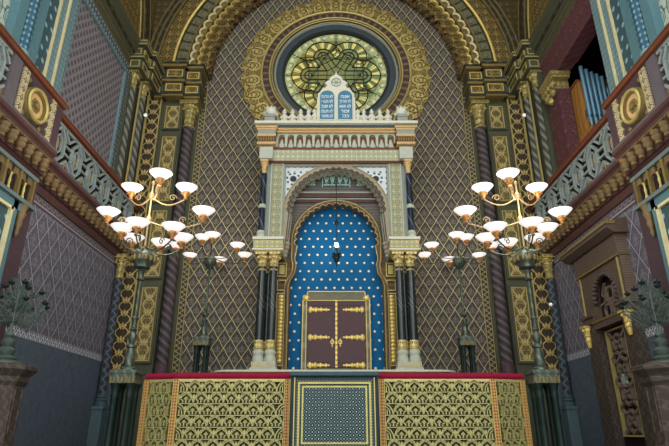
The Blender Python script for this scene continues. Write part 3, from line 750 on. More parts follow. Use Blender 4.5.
# ------------------------------------------------------------------ portal on the right wall
pt = thing('door_portal', 'brown stone portal with hood and carved lattice door on right wall', 'portal')
def P(m, name, mat, smooth=False): return m.build(name, M[mat], pt, smooth)
ya, yb = 11.58, 13.5
mb = MB(); mb.poly([(6.7, 4.25), (6.36, 4.25), (6.2, 4.36), (6.2, 4.5), (6.7, 4.62)], 'y', ya-.15, yb+.55); P(mb, 'hood', 'portal')
mb = MB(); mb.box(6.17, 6.4, ya-.18, yb+.58, 4.44, 4.52); P(mb, 'hood_fillet', 'gold_dark')
mb = MB(); mb.box(6.42, 6.7, ya, yb+.3, 3.78, 4.25); P(mb, 'lintel', 'portal')
mb = MB(); mb.box(6.40, 6.7, ya, yb+.3, 3.74, 3.79); P(mb, 'lintel_fillet', 'gold_dark')
yc, zc = 12.58, 2.99
mb = MB()
inn = [(yc+.6, 2.5)]+[(yc+.6*math.cos(a), zc+.6*math.sin(a)) for a in [PI*i/24 for i in range(25)]]+[(yc-.6, 2.5)]
out = [(yb+.3, 2.5)]+[]
out = []
for i, (a, b) in enumerate(inn):
    if i in (0,): out.append((yb+.3, 2.5))
    elif i == len(inn)-1: out.append((ya, 2.5))
    else:
        dx, dz = a-yc, b-zc
        k = 1e9
        if dx > 1e-6: k = min(k, (yb+.3-yc)/dx)
        if dx < -1e-6: k = min(k, (ya-yc)/dx)
        if dz > 1e-6: k = min(k, (3.76-zc)/dz)
        out.append((yc+dx*k, zc+dz*k))
mb.ring(inn, out, 'x', 6.46, 6.7); P(mb, 'arch_surround', 'portal')
mb = MB()
for i in range(17):
    a = PI*i/16; mb.ball((6.5, yc+.57*math.cos(a), zc+.57*math.sin(a)), .06, 1.5, 1, 1, 7)
P(mb, 'arch_voussoirs', 'brown_stone', True)
mb = MB(); mb.box(6.64, 6.69, yc-.7, yc+.7, -1.6, 3.7); P(mb, 'door_ground', 'portal_dark')
mb = MB()
for cy_, cz_ in ((yc-.2, 2.72), (yc+.2, 2.72), (yc, 3.1)):
    mb.path([(cy_+.17*math.cos(PI*i/4+PI/8), cz_+.17*math.sin(PI*i/4+PI/8)) for i in range(9)], .045, 'x', 6.58, 6.65)
mb.poly([(yc+(.1 if i % 2 else .045)*math.cos(PI*i/8), 2.9+(.1 if i % 2 else .045)*math.sin(PI*i/8)) for i in range(16)], 'x', 6.57, 6.65)
for s1 in (-1, 1):
    mb.path([(yc+s1*.05, 2.52), (yc+s1*.1, 2.9), (yc+s1*.4, 3.15), (yc+s1*.2, 3.4)], .045, 'x', 6.59, 6.65)
    mb.path([(yc+s1*.55, 2.9), (yc+s1*.3, 2.95), (yc+s1*.15, 3.3)], .045, 'x', 6.59, 6.65)
P(mb, 'tympanum_strapwork', 'portal_light')
mb = MB(); mb.box(6.40, 6.7, yc-.66, yc+.66, 2.33, 2.5); P(mb, 'transom', 'portal')
mb = MB(); mb.box(6.38, 6.7, yc-.7, yc+.7, 2.48, 2.53); P(mb, 'transom_fillet', 'gold_dark')
for y0, y1, n_ in ((yb-.25, yb+.3, 'far'), (ya, ya+.42, 'near')):
    mb = MB(); mb.box(6.45, 6.7, y0, y1, -1.6, 2.5); P(mb, 'jamb', 'brown_stone')
    mb = MB(); mb.box(6.4, 6.7, y0-.03, y1+.03, 2.5, 2.72); mb.box(6.36, 6.7, y0-.06, y1+.06, 2.66, 2.73); P(mb, 'impost_block', 'portal')
    yy = y0+.12 if n_ == 'near' else y1-.12
    mb = capital(MB(), 6.42, yy, 2.12, 2.5, .075); mb.lathe([(.04, 1.96), (.075, 2.12)], 6.42, yy, 10); P(mb, 'corbel_capital', 'gold_bright', True)
    mb = MB(); mb.box(6.43, 6.5, yy-.02, yy+.02, 2.73, 3.74); P(mb, 'gilt_fillet', 'gold')
mb = MB(); mb.frame('x', 0, yc-.4, yc+.5, -.1, 2.27, .035, 6.55, 6.66); P(mb, 'door_gilt_frame', 'gold')
mb = MB()
def hexa(cy_, cz_, r, a0=0): return [(cy_+r*math.cos(a0+PI*i/3), cz_+r*math.sin(a0+PI*i/3)) for i in range(7)]
for cz_ in (1.9, 1.38, .8, .22):
    mb.path(hexa(yc+.05, cz_, .24, PI/6), .06, 'x', 6.57, 6.65)
for z0, z1 in ((2.2, 1.6), (1.6, 1.09), (1.09, .5), (.5, -.05)):
    mb.bar((yc-.34, z0), (yc+.44, z1), .06, 'x', 6.57, 6.65); mb.bar((yc+.44, z0), (yc-.34, z1), .06, 'x', 6.57, 6.65)
P(mb, 'door_strapwork', 'portal_light')
mb = MB(); mb.poly([(yc+.05+.15*math.cos(PI*i/6)*(1 if i % 2 else .5), 1.09+.15*math.sin(PI*i/6)*(1 if i % 2 else .5)) for i in range(12)], 'x', 6.55, 6.62); P(mb, 'door_star', 'stone_grey')
o = MB().ball((6.37, 15.58, 3.5), .05, n=10).build('wall_sensor', M['spot'], None, True); tag(o, 'small pale sensor on the lower right corner column', 'sensor')

# ------------------------------------------------------------------ platform and step
struct(MB().box(-3.5, 3.5, 11.0, 17.0, -1.6, .5).build('floor_platform', M['brown_stone']), 'raised platform floor behind the balustrade', 'floor')
struct(MB().box(-4.5, 4.5, 13.6, 16.9, .5, 1.3).build('floor_dais', M['brown_stone']), 'upper dais floor around the ark', 'floor')
st = thing('ark_step', 'cream stone step with gilt edge under the ark', 'step')
def rounded(x, y0, y1, r):
    pts = [(-x, y1)] + [(-x+r-r*math.cos(a), y0+r-r*math.sin(a)) for a in [PI/2*i/6 for i in range(7)]] + [(x-r+r*math.sin(a), y0+r-r*math.cos(a)) for a in [PI/2*i/6 for i in range(7)]] + [(x, y1)]
    return pts
MB().poly(rounded(3.25, 14.7, 16.9, .5), 'z', 1.3, 1.49).build('slab', M['gold_dark'], st)
MB().poly(rounded(3.3, 14.65, 16.9, .5), 'z', 1.49, 1.54).build('gilt_edge', M['ledge'], st)

# ------------------------------------------------------------------ ARK
A = thing('torah_ark', 'mint and gold Torah ark with scalloped arch and blue starred niche', 'ark')
AX, AY = .055, .3
ENT = {'frieze_moulding', 'lower_frieze', 'frieze_end', 'dentil_block', 'dentil_fillet', 'cornice_block', 'dentils', 'muqarnas_ground', 'niche_arch', 'niche_boss'}
def a(m, name, mat, smooth=False, parent=None):
    if name in ENT: bmesh.ops.translate(m.bm, verts=m.bm.verts[:], vec=(0, 0, .1))
    if not parent:
        front = min(v.co.y for v in m.bm.verts) < 15.95
        bmesh.ops.translate(m.bm, verts=m.bm.verts[:], vec=(AX, AY if front else 0, 0))
    else: bmesh.ops.translate(m.bm, verts=m.bm.verts[:], vec=(AX, AY if parent.name.startswith(('plinth', 'tablet')) else 0, 0))
    return m.build(name, M[mat], parent or A, smooth)
for sx in (-1, 1):
    bx = lambda m, x0, x1, *k, **kw: m.box(sx*x0, sx*x1, *k, **kw)
    mb = MB(); bx(mb, 1.66, 2.42, 14.95, 15.55, 1.545, 1.66); bx(mb, 1.70, 2.38, 15.0, 15.5, 1.66, 1.83, bev=.015)
    pl = a(mb, 'plinth', 'stone')
    mb = MB()
    for i in range(12): bx(mb, 1.74+i*.052, 1.77+i*.052, 14.985, 15.02, 1.69, 1.79)
    a(mb, 'plinth_dentils', 'gold', parent=pl)
    for x, y in ((2.22, 15.2), (1.88, 15.2), (2.05, 15.5)):
        ro = bpy.data.objects.new('column', None); C.objects.link(ro); ro.parent = A; ro.location = (sx*x+AX, y+AY, 1.83)
        r = .125
        MB().lathe([(r*1.35, 0), (r*1.35, .1), (r*1.1, .18), (r*1.3, .24), (r*1.3, .3), (r*1.05, .34)], n=16).build('base', M['stone'], ro, True)
        MB().lathe([(r*1.05, .34), (r*1.22, .38), (r*1.0, .46), (r*1.12, .56), (r*.98, .62)], n=16).build('base_collar', M['gold_cap'], ro, True)
        MB().lathe([(r, .6), (r*.94, 2.8)], n=20).build('shaft', M['black_marble'], ro, True)
        capital(MB(), 0, 0, 2.66, 3.22, .115).build('capital', M['gold_cap'], ro, True)
    mb = MB(); bx(mb, 1.64, 2.46, 14.98, 15.7, 5.04, 5.14); a(mb, 'impost_ledge', 'gold')
    mb = MB(); bx(mb, 1.62, 2.5, 14.95, 15.9, 5.1, 5.46, bev=.01); a(mb, 'impost_block', 'impost')
    mb = MB(); bx(mb, 1.59, 2.53, 14.92, 15.9, 5.42, 5.5); bx(mb, 1.59, 2.53, 14.92, 15.9, 5.08, 5.13); a(mb, 'impost_moulding', 'ledge')
    ro = bpy.data.objects.new('slender_column', None); C.objects.link(ro); ro.parent = A; ro.location = (sx*2.31+AX, 15.12+AY, 5.5)
    MB().lathe([(.14, 0), (.14, .06), (.1, .12), (.13, .17), (.1, .25)], n=14).build('base', M['stone'], ro, True)
    MB().lathe([(.1, .25), (.098, 1.0), (.098, 1.12), (.092, 2.2)], n=16).build('shaft', M['navy'], ro, True)
    MB().lathe([(.105, 1.0), (.13, 1.06), (.105, 1.12)], n=14).build('ring', M['stone'], ro, True)
    capital(MB(), 0, 0, 2.16, 2.68, .072).build('capital', M['apricot'], ro, True)
    # jambs of the upper body
    mb = MB(); bx(mb, 1.64, 2.36, 15.34, 16.2, 5.48, 8.26); a(mb, 'upper_jamb', 'stone_grey')
    mb = MB(); bx(mb, 1.76, 2.06, 15.30, 15.4, 5.6, 8.16); a(mb, 'jamb_filigree', 'ark_fili')
    mb = MB(); mb.frame('y', 0, *sorted((sx*1.71, sx*2.11)), 5.54, 8.2, .04, 15.28, 15.36); a(mb, 'jamb_frame', 'stone')
    # brown reveal of the niche
    mb = MB(); bx(mb, 1.62, 1.86, 15.7, 16.3, 5.0, 7.6); a(mb, 'niche_reveal', 'soffit')
    mb = MB(); bx(mb, 1.45, 2.1, 16.2, 16.95, 1.545, 5.0); a(mb, 'niche_pier', 'soffit')
    mb = MB(); bx(mb, 1.58, 1.80, 16.14, 16.24, 1.85, 3.92); a(mb, 'gilt_strip', 'gold_dark')
    ch = MB()
    for i in range(18): ch.ball((sx*1.69, 16.13, 1.95+i*.113), .075, 1, .5, .85, 7)
    a(ch, 'gilt_strip_relief', 'gold_bright', True)
    mb = MB(); mb.frame('y', 0, *sorted((sx*1.54, sx*1.84)), 1.8, 3.98, .03, 16.12, 16.22)
    mb.frame('y', 0, *sorted((sx*1.55, sx*1.84)), 4.05, 4.4, .03, 16.12, 16.22); mb.frame('y', 0, *sorted((sx*1.55, sx*1.84)), 4.5, 4.95, .03, 16.12, 16.22)
    for x in (1.6, 1.72): bx(mb, x, x+.03, 16.1, 16.2, 5.0, 5.6)
    a(mb, 'gilt_fillets', 'gold')
    mb = MB(); bx(mb, 1.62, 1.78, 16.13, 16.22, 4.58, 4.88); a(mb, 'gilt_block', 'gold_green')
# outer arch: fret spandrels, scalloped rings
zc = 6.47
def ark_in(r, lob=0, amp=0, n=120):
    pts = arc(0, zc, r, 0, PI, n, lob, amp)
    return [(r, 5.5)]+pts+[(-r, 5.5)]
fr_in = with_corners(40, 0, zc, 1.66, 8.14, 0, PI, lambda t_: (1.585*math.cos(t_), zc+1.585*math.sin(t_)))
mb = MB().ring(fr_in, rect_out(fr_in, 0, zc, 1.66, 8.14, zc), 'y', 15.4, 15.6); a(mb, 'fret_spandrel', 'fret')
mb = MB(); mb.ring([(-1.64, 5.5), (-1.64, 8.08), (1.64, 8.08), (1.64, 5.5)], [(-1.72, 5.5), (-1.72, 8.16), (1.72, 8.16), (1.72, 5.5)], 'y', 15.33, 15.5); a(mb, 'spandrel_frame', 'stone_grey')
mb = MB().ring(ark_in(1.56, 24, .075, 288), ark_in(1.67, 0, 0, 288), 'y', 15.34, 15.7); a(mb, 'scalloped_arch', 'scallop')
mb = MB().ring(ark_in(1.5, 24, .085, 288), ark_in(1.55, 0, 0, 288), 'y', 15.46, 15.75); a(mb, 'scalloped_arch_inner', 'scallop_pale')
mb = MB()
pts = ark_in(1.57, 24, .075, 288); mb.tube([(x_, 15.335, z_) for x_, z_ in pts], .014, 4); pts = ark_in(1.52, 24, .085, 288); mb.tube([(x_, 15.45, z_) for x_, z_ in pts], .014, 4); a(mb, 'arch_dark_lines', 'inner_band'); mb = MB(); pts = ark_in(1.67); mb.tube([(x_, 15.335, z_) for x_, z_ in pts], .022, 4)
a(mb, 'arch_gilt_lines', 'gold')
# corbelled scallop scrolls at the foot of the arch
for sx in (-1, 1):
    mb = MB()
    for i in range(4): mb.ball((sx*(1.53+.025*i), 15.5, 5.46-.13*i), .1, 1, 1.2, .8, 8)
    a(mb, 'arch_foot', 'scallop', True)
# barrel soffit
mb = MB().ring([(1.5*math.cos(t_), zc+1.5*math.sin(t_)) for t_ in [PI*i/40 for i in range(41)]], [(1.75*math.cos(t_), zc+1.75*math.sin(t_)) for t_ in [PI*i/40 for i in range(41)]], 'y', 15.7, 16.3); a(mb, 'barrel_soffit', 'soffit')
# inner arch wall
zi = 5.66
def in_arch(r, lob=0, amp=0, n=120, leg=None):
    pts = arc(0, zi, r, -.12, PI+.12, n, lob, amp)
    return pts
L = in_arch(1.34, 19, .085, 190)
full_in = [(1.47, 1.545), (1.49, 4.2), (1.42, 4.42), (1.3, 4.6), (1.26, 4.85), (1.31, 5.1)]+L+[(-1.31, 5.1), (-1.26, 4.85), (-1.3, 4.6), (-1.42, 4.42), (-1.49, 4.2), (-1.47, 1.545)]
def outp(pts, d): # offset outward
    return [(x_+(d if x_ > 0 else -d) if z_ < zi else x_*(1+d/1.3), z_ if z_ < zi else zi+(z_-zi)*(1+d/1.3)) for x_, z_ in pts]
Ls = in_arch(1.32, 0, 0, 190)
full_s = full_in[:6]+Ls+full_in[-6:]
inn = with_corners(60, 0, zi, 1.8, 8.2, 0, PI, lambda t_: (1.34*math.cos(t_), zi+1.34*math.sin(t_)))
mb = MB().ring(inn, rect_out(inn, 0, zi, 1.8, 8.2, zi), 'y', 16.2, 16.45); mb.box(1.33, 1.8, 16.2, 16.45, 5.0, zi); mb.box(-1.8, -1.33, 16.2, 16.45, 5.0, zi); a(mb, 'tympanum', 'tymp')
mb = MB().ring(full_in, outp(full_s, .09), 'y', 16.12, 16.5); a(mb, 'inner_scalloped_arch', 'inner_band')
mb = MB().ring(outp(full_s, .09), outp(full_s, .17), 'y', 16.16, 16.4); a(mb, 'inner_arch_band', 'soffit')
mb = MB(); mb.tube([(x_, 16.115, z_) for x_, z_ in full_in], .016, 4); mb.tube([(x_, 16.115, z_) for x_, z_ in outp(full_s, .1)], .018, 4); a(mb, 'inner_arch_gilt', 'gold')
mb = MB(); mb.box(-1.7, 1.7, 16.08, 16.3, 7.33, 7.38); mb.box(-1.7, 1.7, 16.12, 16.3, 7.12, 7.16); a(mb, 'tympanum_moulding', 'stone_grey')
mb = MB(); mb.box(-1.7, 1.7, 16.1, 16.3, 7.18, 7.31); mb.box(-1.75, 1.75, 16.14, 16.3, 7.02, 7.1); a(mb, 'tympanum_band', 'dark_wood')
def relief(x0, x1, z0, z1, seed):
    rnd = random.Random(seed); m = MB()
    w_ = x1-x0; n = max(2, round(w_/.2))
    for i in range(n):
        cx = x0+(i+.5)*w_/n
        for s1 in (-1, 1):
            pts = [(cx+s1*.075*math.cos(t_)*(1-t_/9), z0+(z1-z0)*(.55+.3*math.sin(t_))) for t_ in [j*.7 for j in range(8)]]
            m.path(pts, .03, 'y', 16.13, 16.21)
        m.bar((cx-.09, z0+.05), (cx+.09, z0+.05), .035, 'y', 16.13, 16.21); m.bar((cx, z0+.02), (cx, z1-.02), .03, 'y', 16.13, 16.21)
    return m
for x0, x1, z0, z1 in ((-.42, -.03, 7.6, 8.12), (.03, .42, 7.6, 8.12), (-1.08, -.68, 7.6, 7.86), (.68, 1.08, 7.6, 7.86)):
    a(relief(x0, x1, z0, z1, x0), 'tympanum_relief', 'mint')
for x in (-.47, .44): a(MB().box(x, x+.03, 16.14, 16.22, 7.56, 8.14), 'relief_border', 'mint')
# blue starred back
mb = MB(); mb.box(-1.62, 1.62, 16.6, 16.75, 1.545, 7.1); a(mb, 'starred_back', 'blue')
# body block behind everything, entablature
mb = MB(); mb.box(-2.3, 2.3, 15.4, 16.98, 8.1, 9.4); mb.box(-2.3, -1.86, 16.2, 16.98, 5.0, 8.1); mb.box(1.86, 2.3, 16.2, 16.98, 5.0, 8.1); a(mb, 'ark_body', 'stone_grey')
mb = MB(); mb.box(-2.4, 2.4, 15.2, 16, 8.06, 8.12); mb.box(-2.44, 2.44, 15.18, 16, 8.54, 8.6); a(mb, 'frieze_moulding', 'brown_wood')
mb = MB(); mb.box(-2.42, 2.42, 15.22, 16, 8.12, 8.54); a(mb, 'lower_frieze', 'ark_frieze')
for sx in (-1, 1):
    mb = MB(); mb.box(sx*2.05, sx*2.48, 15.02, 16, 8.12, 8.54); a(mb, 'frieze_end', 'stone')
    mb = MB(); mb.box(sx*1.98, sx*2.56, 14.95, 16, 8.68, 8.9); a(mb, 'dentil_block', 'brown_wood')
    mb = MB(); mb.box(sx*1.96, sx*2.58, 14.92, 16, 8.88, 8.96); mb.box(sx*1.97, sx*2.57, 14.94, 16, 8.6, 8.68); a(mb, 'dentil_fillet', 'apricot')
    mb = MB(); mb.box(sx*1.98, sx*2.56, 14.95, 16, 8.96, 9.2); a(mb, 'cornice_block', 'stone_grey')
    mb = MB()
    for i in range(7): mb.box(sx*(2.02+i*.08), sx*(2.06+i*.08), 14.92, 14.97, 8.7, 8.88)
    a(mb, 'dentils', 'gold_dark')
mb = MB(); mb.box(-1.98, 1.98, 15.36, 16, 8.6, 9.2); a(mb, 'muqarnas_ground', 'niche_brown')
N_ = 13; pw = 3.9/N_
for i in range(N_):
    x = -1.95+(i+.5)*pw
    h = arc(x, 8.98, pw*.36, 0, PI, 12); inn = [(x+pw*.36, 8.78)]+h+[(x-pw*.36, 8.78)]
    out = [(x+pw/2, 8.78)]+[(x+pw/2, 8.98)]+rect_out(h, x, 8.98, pw/2, 9.18, 8.7)[1:-1]+[(x-pw/2, 8.98)]+[(x-pw/2, 8.78)]
    m2 = MB().ring(inn, out, 'y', 15.2, 15.4)
    m2.box(x-pw/2-.035, x-pw/2+.035, 15.16, 15.36, 8.62, 8.95)
    a(m2, 'niche_arch', 'stone')
    m2 = MB(); m2.lathe([(.02, 8.95), (.05, 8.9), (.06, 8.82), (.11, 8.74), (.125, 8.6)], x, 15.3, 10); a(m2, 'niche_boss', 'stone', True)
mb = MB(); mb.box(-2.56, 2.56, 15.1, 16.2, 9.22, 9.29); mb.box(-2.58, -1.96, 14.93, 16.2, 9.22, 9.29); mb.box(1.96, 2.58, 14.93, 16.2, 9.22, 9.29); mb.box(-2.62, 2.62, 15.04, 16.2, 9.29, 9.36); mb.box(-2.64, -1.92, 14.9, 16.2, 9.29, 9.36); mb.box(1.92, 2.64, 14.9, 16.2, 9.29, 9.36); a(mb, 'apricot_cornice', 'apricot')
mb = MB(); mb.box(-2.62, 2.62, 15.0, 16.2, 9.36, 9.45); a(mb, 'cove', 'win_rim')
mb = MB(); mb.box(-2.68, 2.68, 14.86, 16.2, 9.43, 9.53, bev=.015); a(mb, 'top_ledge', 'ledge')
# cresting
cf = None
for sx in (-1, 1):
    for x in (1.72, 1.45, 1.18, .92, .72):
        if cf is None:
            m2 = MB(); m2.box(-.1, .1, -.05, .05, 0, .06); m2.lathe([(.07, .06), (.05, .13), (.11, .21), (.11, .25), (.04, .33), (.08, .4), (.05, .47), (.01, .54)], n=10)
            for s1 in (-1, 1): m2.ball((s1*.09, 0, .2), .055, n=7); m2.ball((s1*.075, 0, .08), .05, n=7)
            cf = a(m2, 'cresting_finial', 'ledge', True); cf.location = (sx*x, 15.0, 9.52)
        else: dup(cf, A, (sx*x-cf.location.x, 0, 0))
    m2 = MB(); m2.box(sx*2.02, sx*2.36, 14.9, 15.25, 9.52, 9.74); m2.box(sx*1.99, sx*2.39, 14.87, 15.28, 9.7, 9.79)
    ro = a(m2, 'corner_pedestal', 'stone_grey')
    m2 = MB(); m2.lathe([(.1, 9.79), (.18, 9.87), (.2, 9.97), (.15, 10.08), (.05, 10.15), (.04, 10.2), (0, 10.24)], sx*2.18, 15.07, 12)
    for s1 in (-1, 1): m2.ball((sx*2.18+s1*.19, 15.07, 9.88), .07, n=7); m2.ball((sx*2.18+s1*.12, 15.0, 10.08), .06, n=7)
    a(m2, 'corner_finial', 'ledge', True)
# tablets
tb = MB()
def tab_outline(c, w_, z0, zs):
    return [(c-w_, z0), (c+w_, z0)]+[(c+w_*math.cos(t_), zs+w_*math.sin(t_)) for t_ in [PI*i/14 for i in range(15)]]
half = [(.64, 9.52), (.64, 10.4), (.6, 10.62), (.48, 10.82), (.36, 10.9), (.31, 10.98), (.37, 11.06), (.31, 11.16), (.22, 11.2), (.15, 11.36), (.04, 11.42), (0, 11.56)]
pts = half+[(-x_, z_) for x_, z_ in reversed(half[:-1])]
tf = a(MB().poly(pts, 'y', 14.98, 15.14), 'tablet_frame', 'ledge')
m2 = MB()
for k in range(3):
    t0 = k*PI/3; m2.bar((-.13*math.cos(t0), 11.1-.13*math.sin(t0)), (.13*math.cos(t0), 11.1+.13*math.sin(t0)), .02, 'y', 14.95, 14.99)
m2.tube([(.16*math.cos(2*PI*i/16), 14.97, 11.1+.16*math.sin(2*PI*i/16)) for i in range(16)], .018, 5, True)
a(m2, 'star_crest', 'stone_grey')
m2 = MB()
for s1 in (-1, 1):
    for x_, z_ in ((.58, 10.66), (.42, 10.87), (.34, 11.1), (.17, 11.3)): m2.ball((s1*x_, 15.05, z_), .06, n=7)
a(m2, 'crest_leaves', 'ledge', True)
lines = (['לא תרצח', 'לא תנאף', 'לא תגנב', 'לא תענה', 'לא תחמד'], ['אנכי', 'לא יהיה לך', 'לא תשא', 'זכור', 'כבד'])
for i, s1 in enumerate((-1, 1)):
    tbl = a(MB().poly(tab_outline(s1*.3, .24, 9.62, 10.5), 'y', 14.95, 15.02), 'tablet', 'tablet')
    m2 = MB().path(tab_outline(s1*.3, .255, 9.6, 10.5)+[(s1*.3-.255, 9.6)], .025, 'y', 14.93, 15.0); a(m2, 'tablet_rim', 'ledge')
    for j, tx in enumerate(lines[i]):
        cu = bpy.data.curves.new('letters', 'FONT'); cu.body = tx[::-1]; cu.size = .17; cu.extrude = .008; cu.align_x = 'CENTER'; cu.align_y = 'CENTER'; cu.offset = .0035
        to = bpy.data.objects.new('letters_tmp', cu); C.objects.link(to)
        dg = bpy.context.evaluated_depsgraph_get(); dg.update()
        me = bpy.data.meshes.new_from_object(to.evaluated_get(dg)); bpy.data.objects.remove(to); bpy.data.curves.remove(cu)
        wd_ = max(v.co.x for v in me.vertices)-min(v.co.x for v in me.vertices); k_ = min(1.0, .38/wd_)
        me.transform(Matrix.Diagonal((k_, 1, 1, 1)))
        me.transform(Matrix.Translation((s1*.3+AX, 14.945+AY, 10.5-j*.19)) @ Matrix.Rotation(PI/2, 4, 'X'))
        me.materials.clear(); me.materials.append(M['letter'])
        lo = bpy.data.objects.new('inscription', me); C.objects.link(lo); lo.parent = tbl
# ark doors
pts = [(-1.03, 1.545), (1.03, 1.545), (1.03, 3.82), (.98, 3.88), (.92, 3.9), (.88, 4.08), (-.88, 4.08), (-.92, 3.9), (-.98, 3.88), (-1.03, 3.82)]
df = a(MB().poly(pts, 'y', 16.38, 16.62), 'door_frame', 'door_frame')
m2 = MB().path(pts[1:]+[pts[0]], .035, 'y', 16.35, 16.42)
m2.path([(-.92, 1.7), (-.92, 3.78), (-.84, 3.8), (.84, 3.8), (.92, 3.78), (.92, 1.7)], .025, 'y', 16.35, 16.42); a(m2, 'frame_gilding', 'gold', parent=df)
for s1 in (-1, 1):
    m2 = MB().ball((s1*.94, 16.36, 3.88), .085, 1, .5, 1, 10); 
    for k in range(6): m2.ball((s1*.94+.08*math.cos(k*PI/3), 16.36, 3.88+.08*math.sin(k*PI/3)), .035, n=6)
    a(m2, 'frame_rosette', 'gold_bright', True, parent=df)
    dl = a(MB().box(s1*.01, s1*.88, 16.33, 16.4, 1.78, 3.76, bev=.01), 'door', 'door_red')
    m2 = MB(); m2.frame('y', 0, *sorted((s1*.06, s1*.8)), 1.92, 3.66, .025, 16.315, 16.34); a(m2, 'door_moulding', 'door_red', parent=dl)
    for z in (3.5, 2.66, 1.84):
        m2 = MB()
        for k in range(8):
            rr = .1-.007*k; m2.ball((s1*(.79-.08*k), 16.32, z), rr, .7, .35, 1.05 if k % 2 == 0 else .7, 8)
        m2.poly([(s1*.86, z-.02), (s1*.2, z-.012), (s1*.2, z+.012), (s1*.86, z+.02)], 'y', 16.3, 16.33)
        a(m2, 'strap_hinge', 'gold_bright', True, parent=dl)
    m2 = MB().tube([(s1*.12+.045*math.cos(2*PI*i/12), 16.31, 2.52+.06*math.sin(2*PI*i/12)) for i in range(12)], .016, 5, True); m2.ball((s1*.12, 16.31, 2.6), .03, n=7); m2.ball((s1*.12, 16.31, 2.4), .03, n=7); m2.box(s1*.12-.008, s1*.12+.008, 16.3, 16.33, 2.38, 2.62)
    a(m2, 'handle', 'gold_bright', True, parent=dl)
m2 = MB().box(-.03, .03, 16.3, 16.34, 1.78, 3.8)
for k in range(14): m2.ball((0, 16.3, 1.85+k*.145), .035, n=6)
a(m2, 'meeting_stile', 'gold_bright', True)
m2 = MB().box(-1.1, 1.1, 16.2, 16.6, 1.545, 1.66); a(m2, 'door_sill', 'gold_dark')

# ------------------------------------------------------------------ hanging lamp
hl = thing('hanging_lamp', 'small bronze eternal lamp hanging on a chain before blue niche', 'lamp', (.06, 15.75, 4.75))
m2 = MB().tube([(0, 0, .75), (0, 0, 2.95)], .012, 6)
for i in range(24): m2.ball((0, 0, .8+i*.09), .02, 1, 1, 1.4, 5)
m2.build('chain', M['bronze_dark'], hl)
MB().lathe([(.0, 1.42), (.05, 1.38), (.02, 1.5), (.09, 1.36), (0, 1.34)], n=10).build('canopy', M['bronze_dark'], hl, True)
MB().ball((0, -.02, .66), .065, n=14).build('bulb', M['bulb'], hl, True)
MB().lathe([(.0, -.06), (.025, -.02), (.015, .04), (.05, .1), (.09, .18), (.1, .28), (.085, .33), (.12, .35), (.12, .38), (.04, .41), (.03, .52), (.05, .56), (.02, .58)], n=14).build('bowl', M['bronze_dark'], hl, True)
m2 = MB()
for k in range(3):
    t0 = k*2*PI/3+.5; m2.tube([(.15*math.cos(t0), .15*math.sin(t0), .37), (.1*math.cos(t0), .1*math.sin(t0), .6), (0, 0, .8)], .01, 5); m2.ball((.13*math.cos(t0), .13*math.sin(t0), .3), .03, n=6)
m2.build('suspension', M['bronze_dark'], hl)

# ------------------------------------------------------------------ candelabra
def shade_parts(root, x, y, z, s, brass, arm_pts, arm_mat, protos):
    """arm, holder and opal bowl of one light; bowl rim at z"""
    ar = MB().tube(arm_pts, .016*s, 6).build('arm', arm_mat, root, True)
    if 'h' not in protos:
        h = MB().lathe([(.02*s, -.30*s), (.05*s, -.28*s), (.03*s, -.25*s), (.07*s, -.19*s), (.09*s, -.14*s), (.08*s, -.12*s), (.06*s, -.1*s)], n=12)
        for k in range(6): h.ball((.078*s*math.cos(k*PI/3), .078*s*math.sin(k*PI/3), -.15*s), .03*s, n=6)
        h = h.build('shade_holder', brass, root, True); h.location = (x, y, z); protos['h'] = h
        b = MB().lathe([(.06*s, -.12*s), (.12*s, -.095*s), (.165*s, -.06*s), (.2*s, -.02*s), (.225*s, .0), (.236*s, .014*s), (.222*s, .014*s), (.19*s, -.01*s), (.155*s, -.05*s), (.1*s, -.085*s), (.0, -.09*s)], n=22).build('lamp_shade', M['shade'], root, True); b.location = (x, y, z); protos['b'] = b
    else:
        for k in ('h', 'b'):
            c = protos[k].copy(); C.objects.link(c); c.parent = root; c.location = (x, y, z)
TOP = [(-3.62, 10.05, 5.03), (-4.46, 10.73, 5.03), (-3.26, 10.73, 5.03)]
MID = [(-4.72, 10.34, 4.3), (-2.72, 10.3, 4.3)]
LOW = [(-4.27, 10.1, 3.85), (-3.23, 10.04, 3.85), (-4.27, 10.7, 3.85), (-3.22, 10.67, 3.85), (-3.75, 11.0, 3.85), (-3.86, 9.8, 3.85)]
REAR = [(-3.76, 14.4, 5.2), (-3.44, 14.22, 5.2), (-4.55, 16.08, 5.2), (-3.69, 16.52, 5.2), (-2.89, 15.1, 5.2), (-2.82, 16.04, 5.2), (-4.7, 15.1, 5.2)]
def pedestal(cx, cy, zt, zb, w_, label):
    t = thing('lamp_pedestal', label, 'pedestal', (cx, cy, zb))
    H = zt-zb
    m = MB(); m.box(-w_, w_, -w_, w_, H-.06, H); m.box(-w_*.88, w_*.88, -w_*.88, w_*.88, H-.12, H-.06); m.box(-w_*.95, w_*.95, -w_*.95, w_*.95, H-.24, H-.12)
    m.build('slab', M['bronze'], t)
    m = MB()
    for i in range(7):
        for s1 in (-1, 1): m.box(-w_*.9+i*w_*.28, -w_*.9+i*w_*.28+w_*.14, s1*w_*.96-.012, s1*w_*.96+.012, H-.23, H-.13)
    m.build('slab_dentils', M['gold_dark'], t)
    d = w_*.55
    for ax in (-1, 1):
        for ay in (-1, 1):
            m = MB().lathe([(w_*.34, 0), (w_*.34, .08), (w_*.24, .12), (w_*.24, H-.5), (w_*.3, H-.46), (w_*.24, H-.42), (w_*.28, H-.34), (w_*.42, H-.24)], ax*d, ay*d, 12)
            m.build('column', M['bronze_dark'], t, True)
    m = MB().box(-w_, w_, -w_, w_, -.0, .06); m.build('foot', M['bronze_dark'], t)
    return t
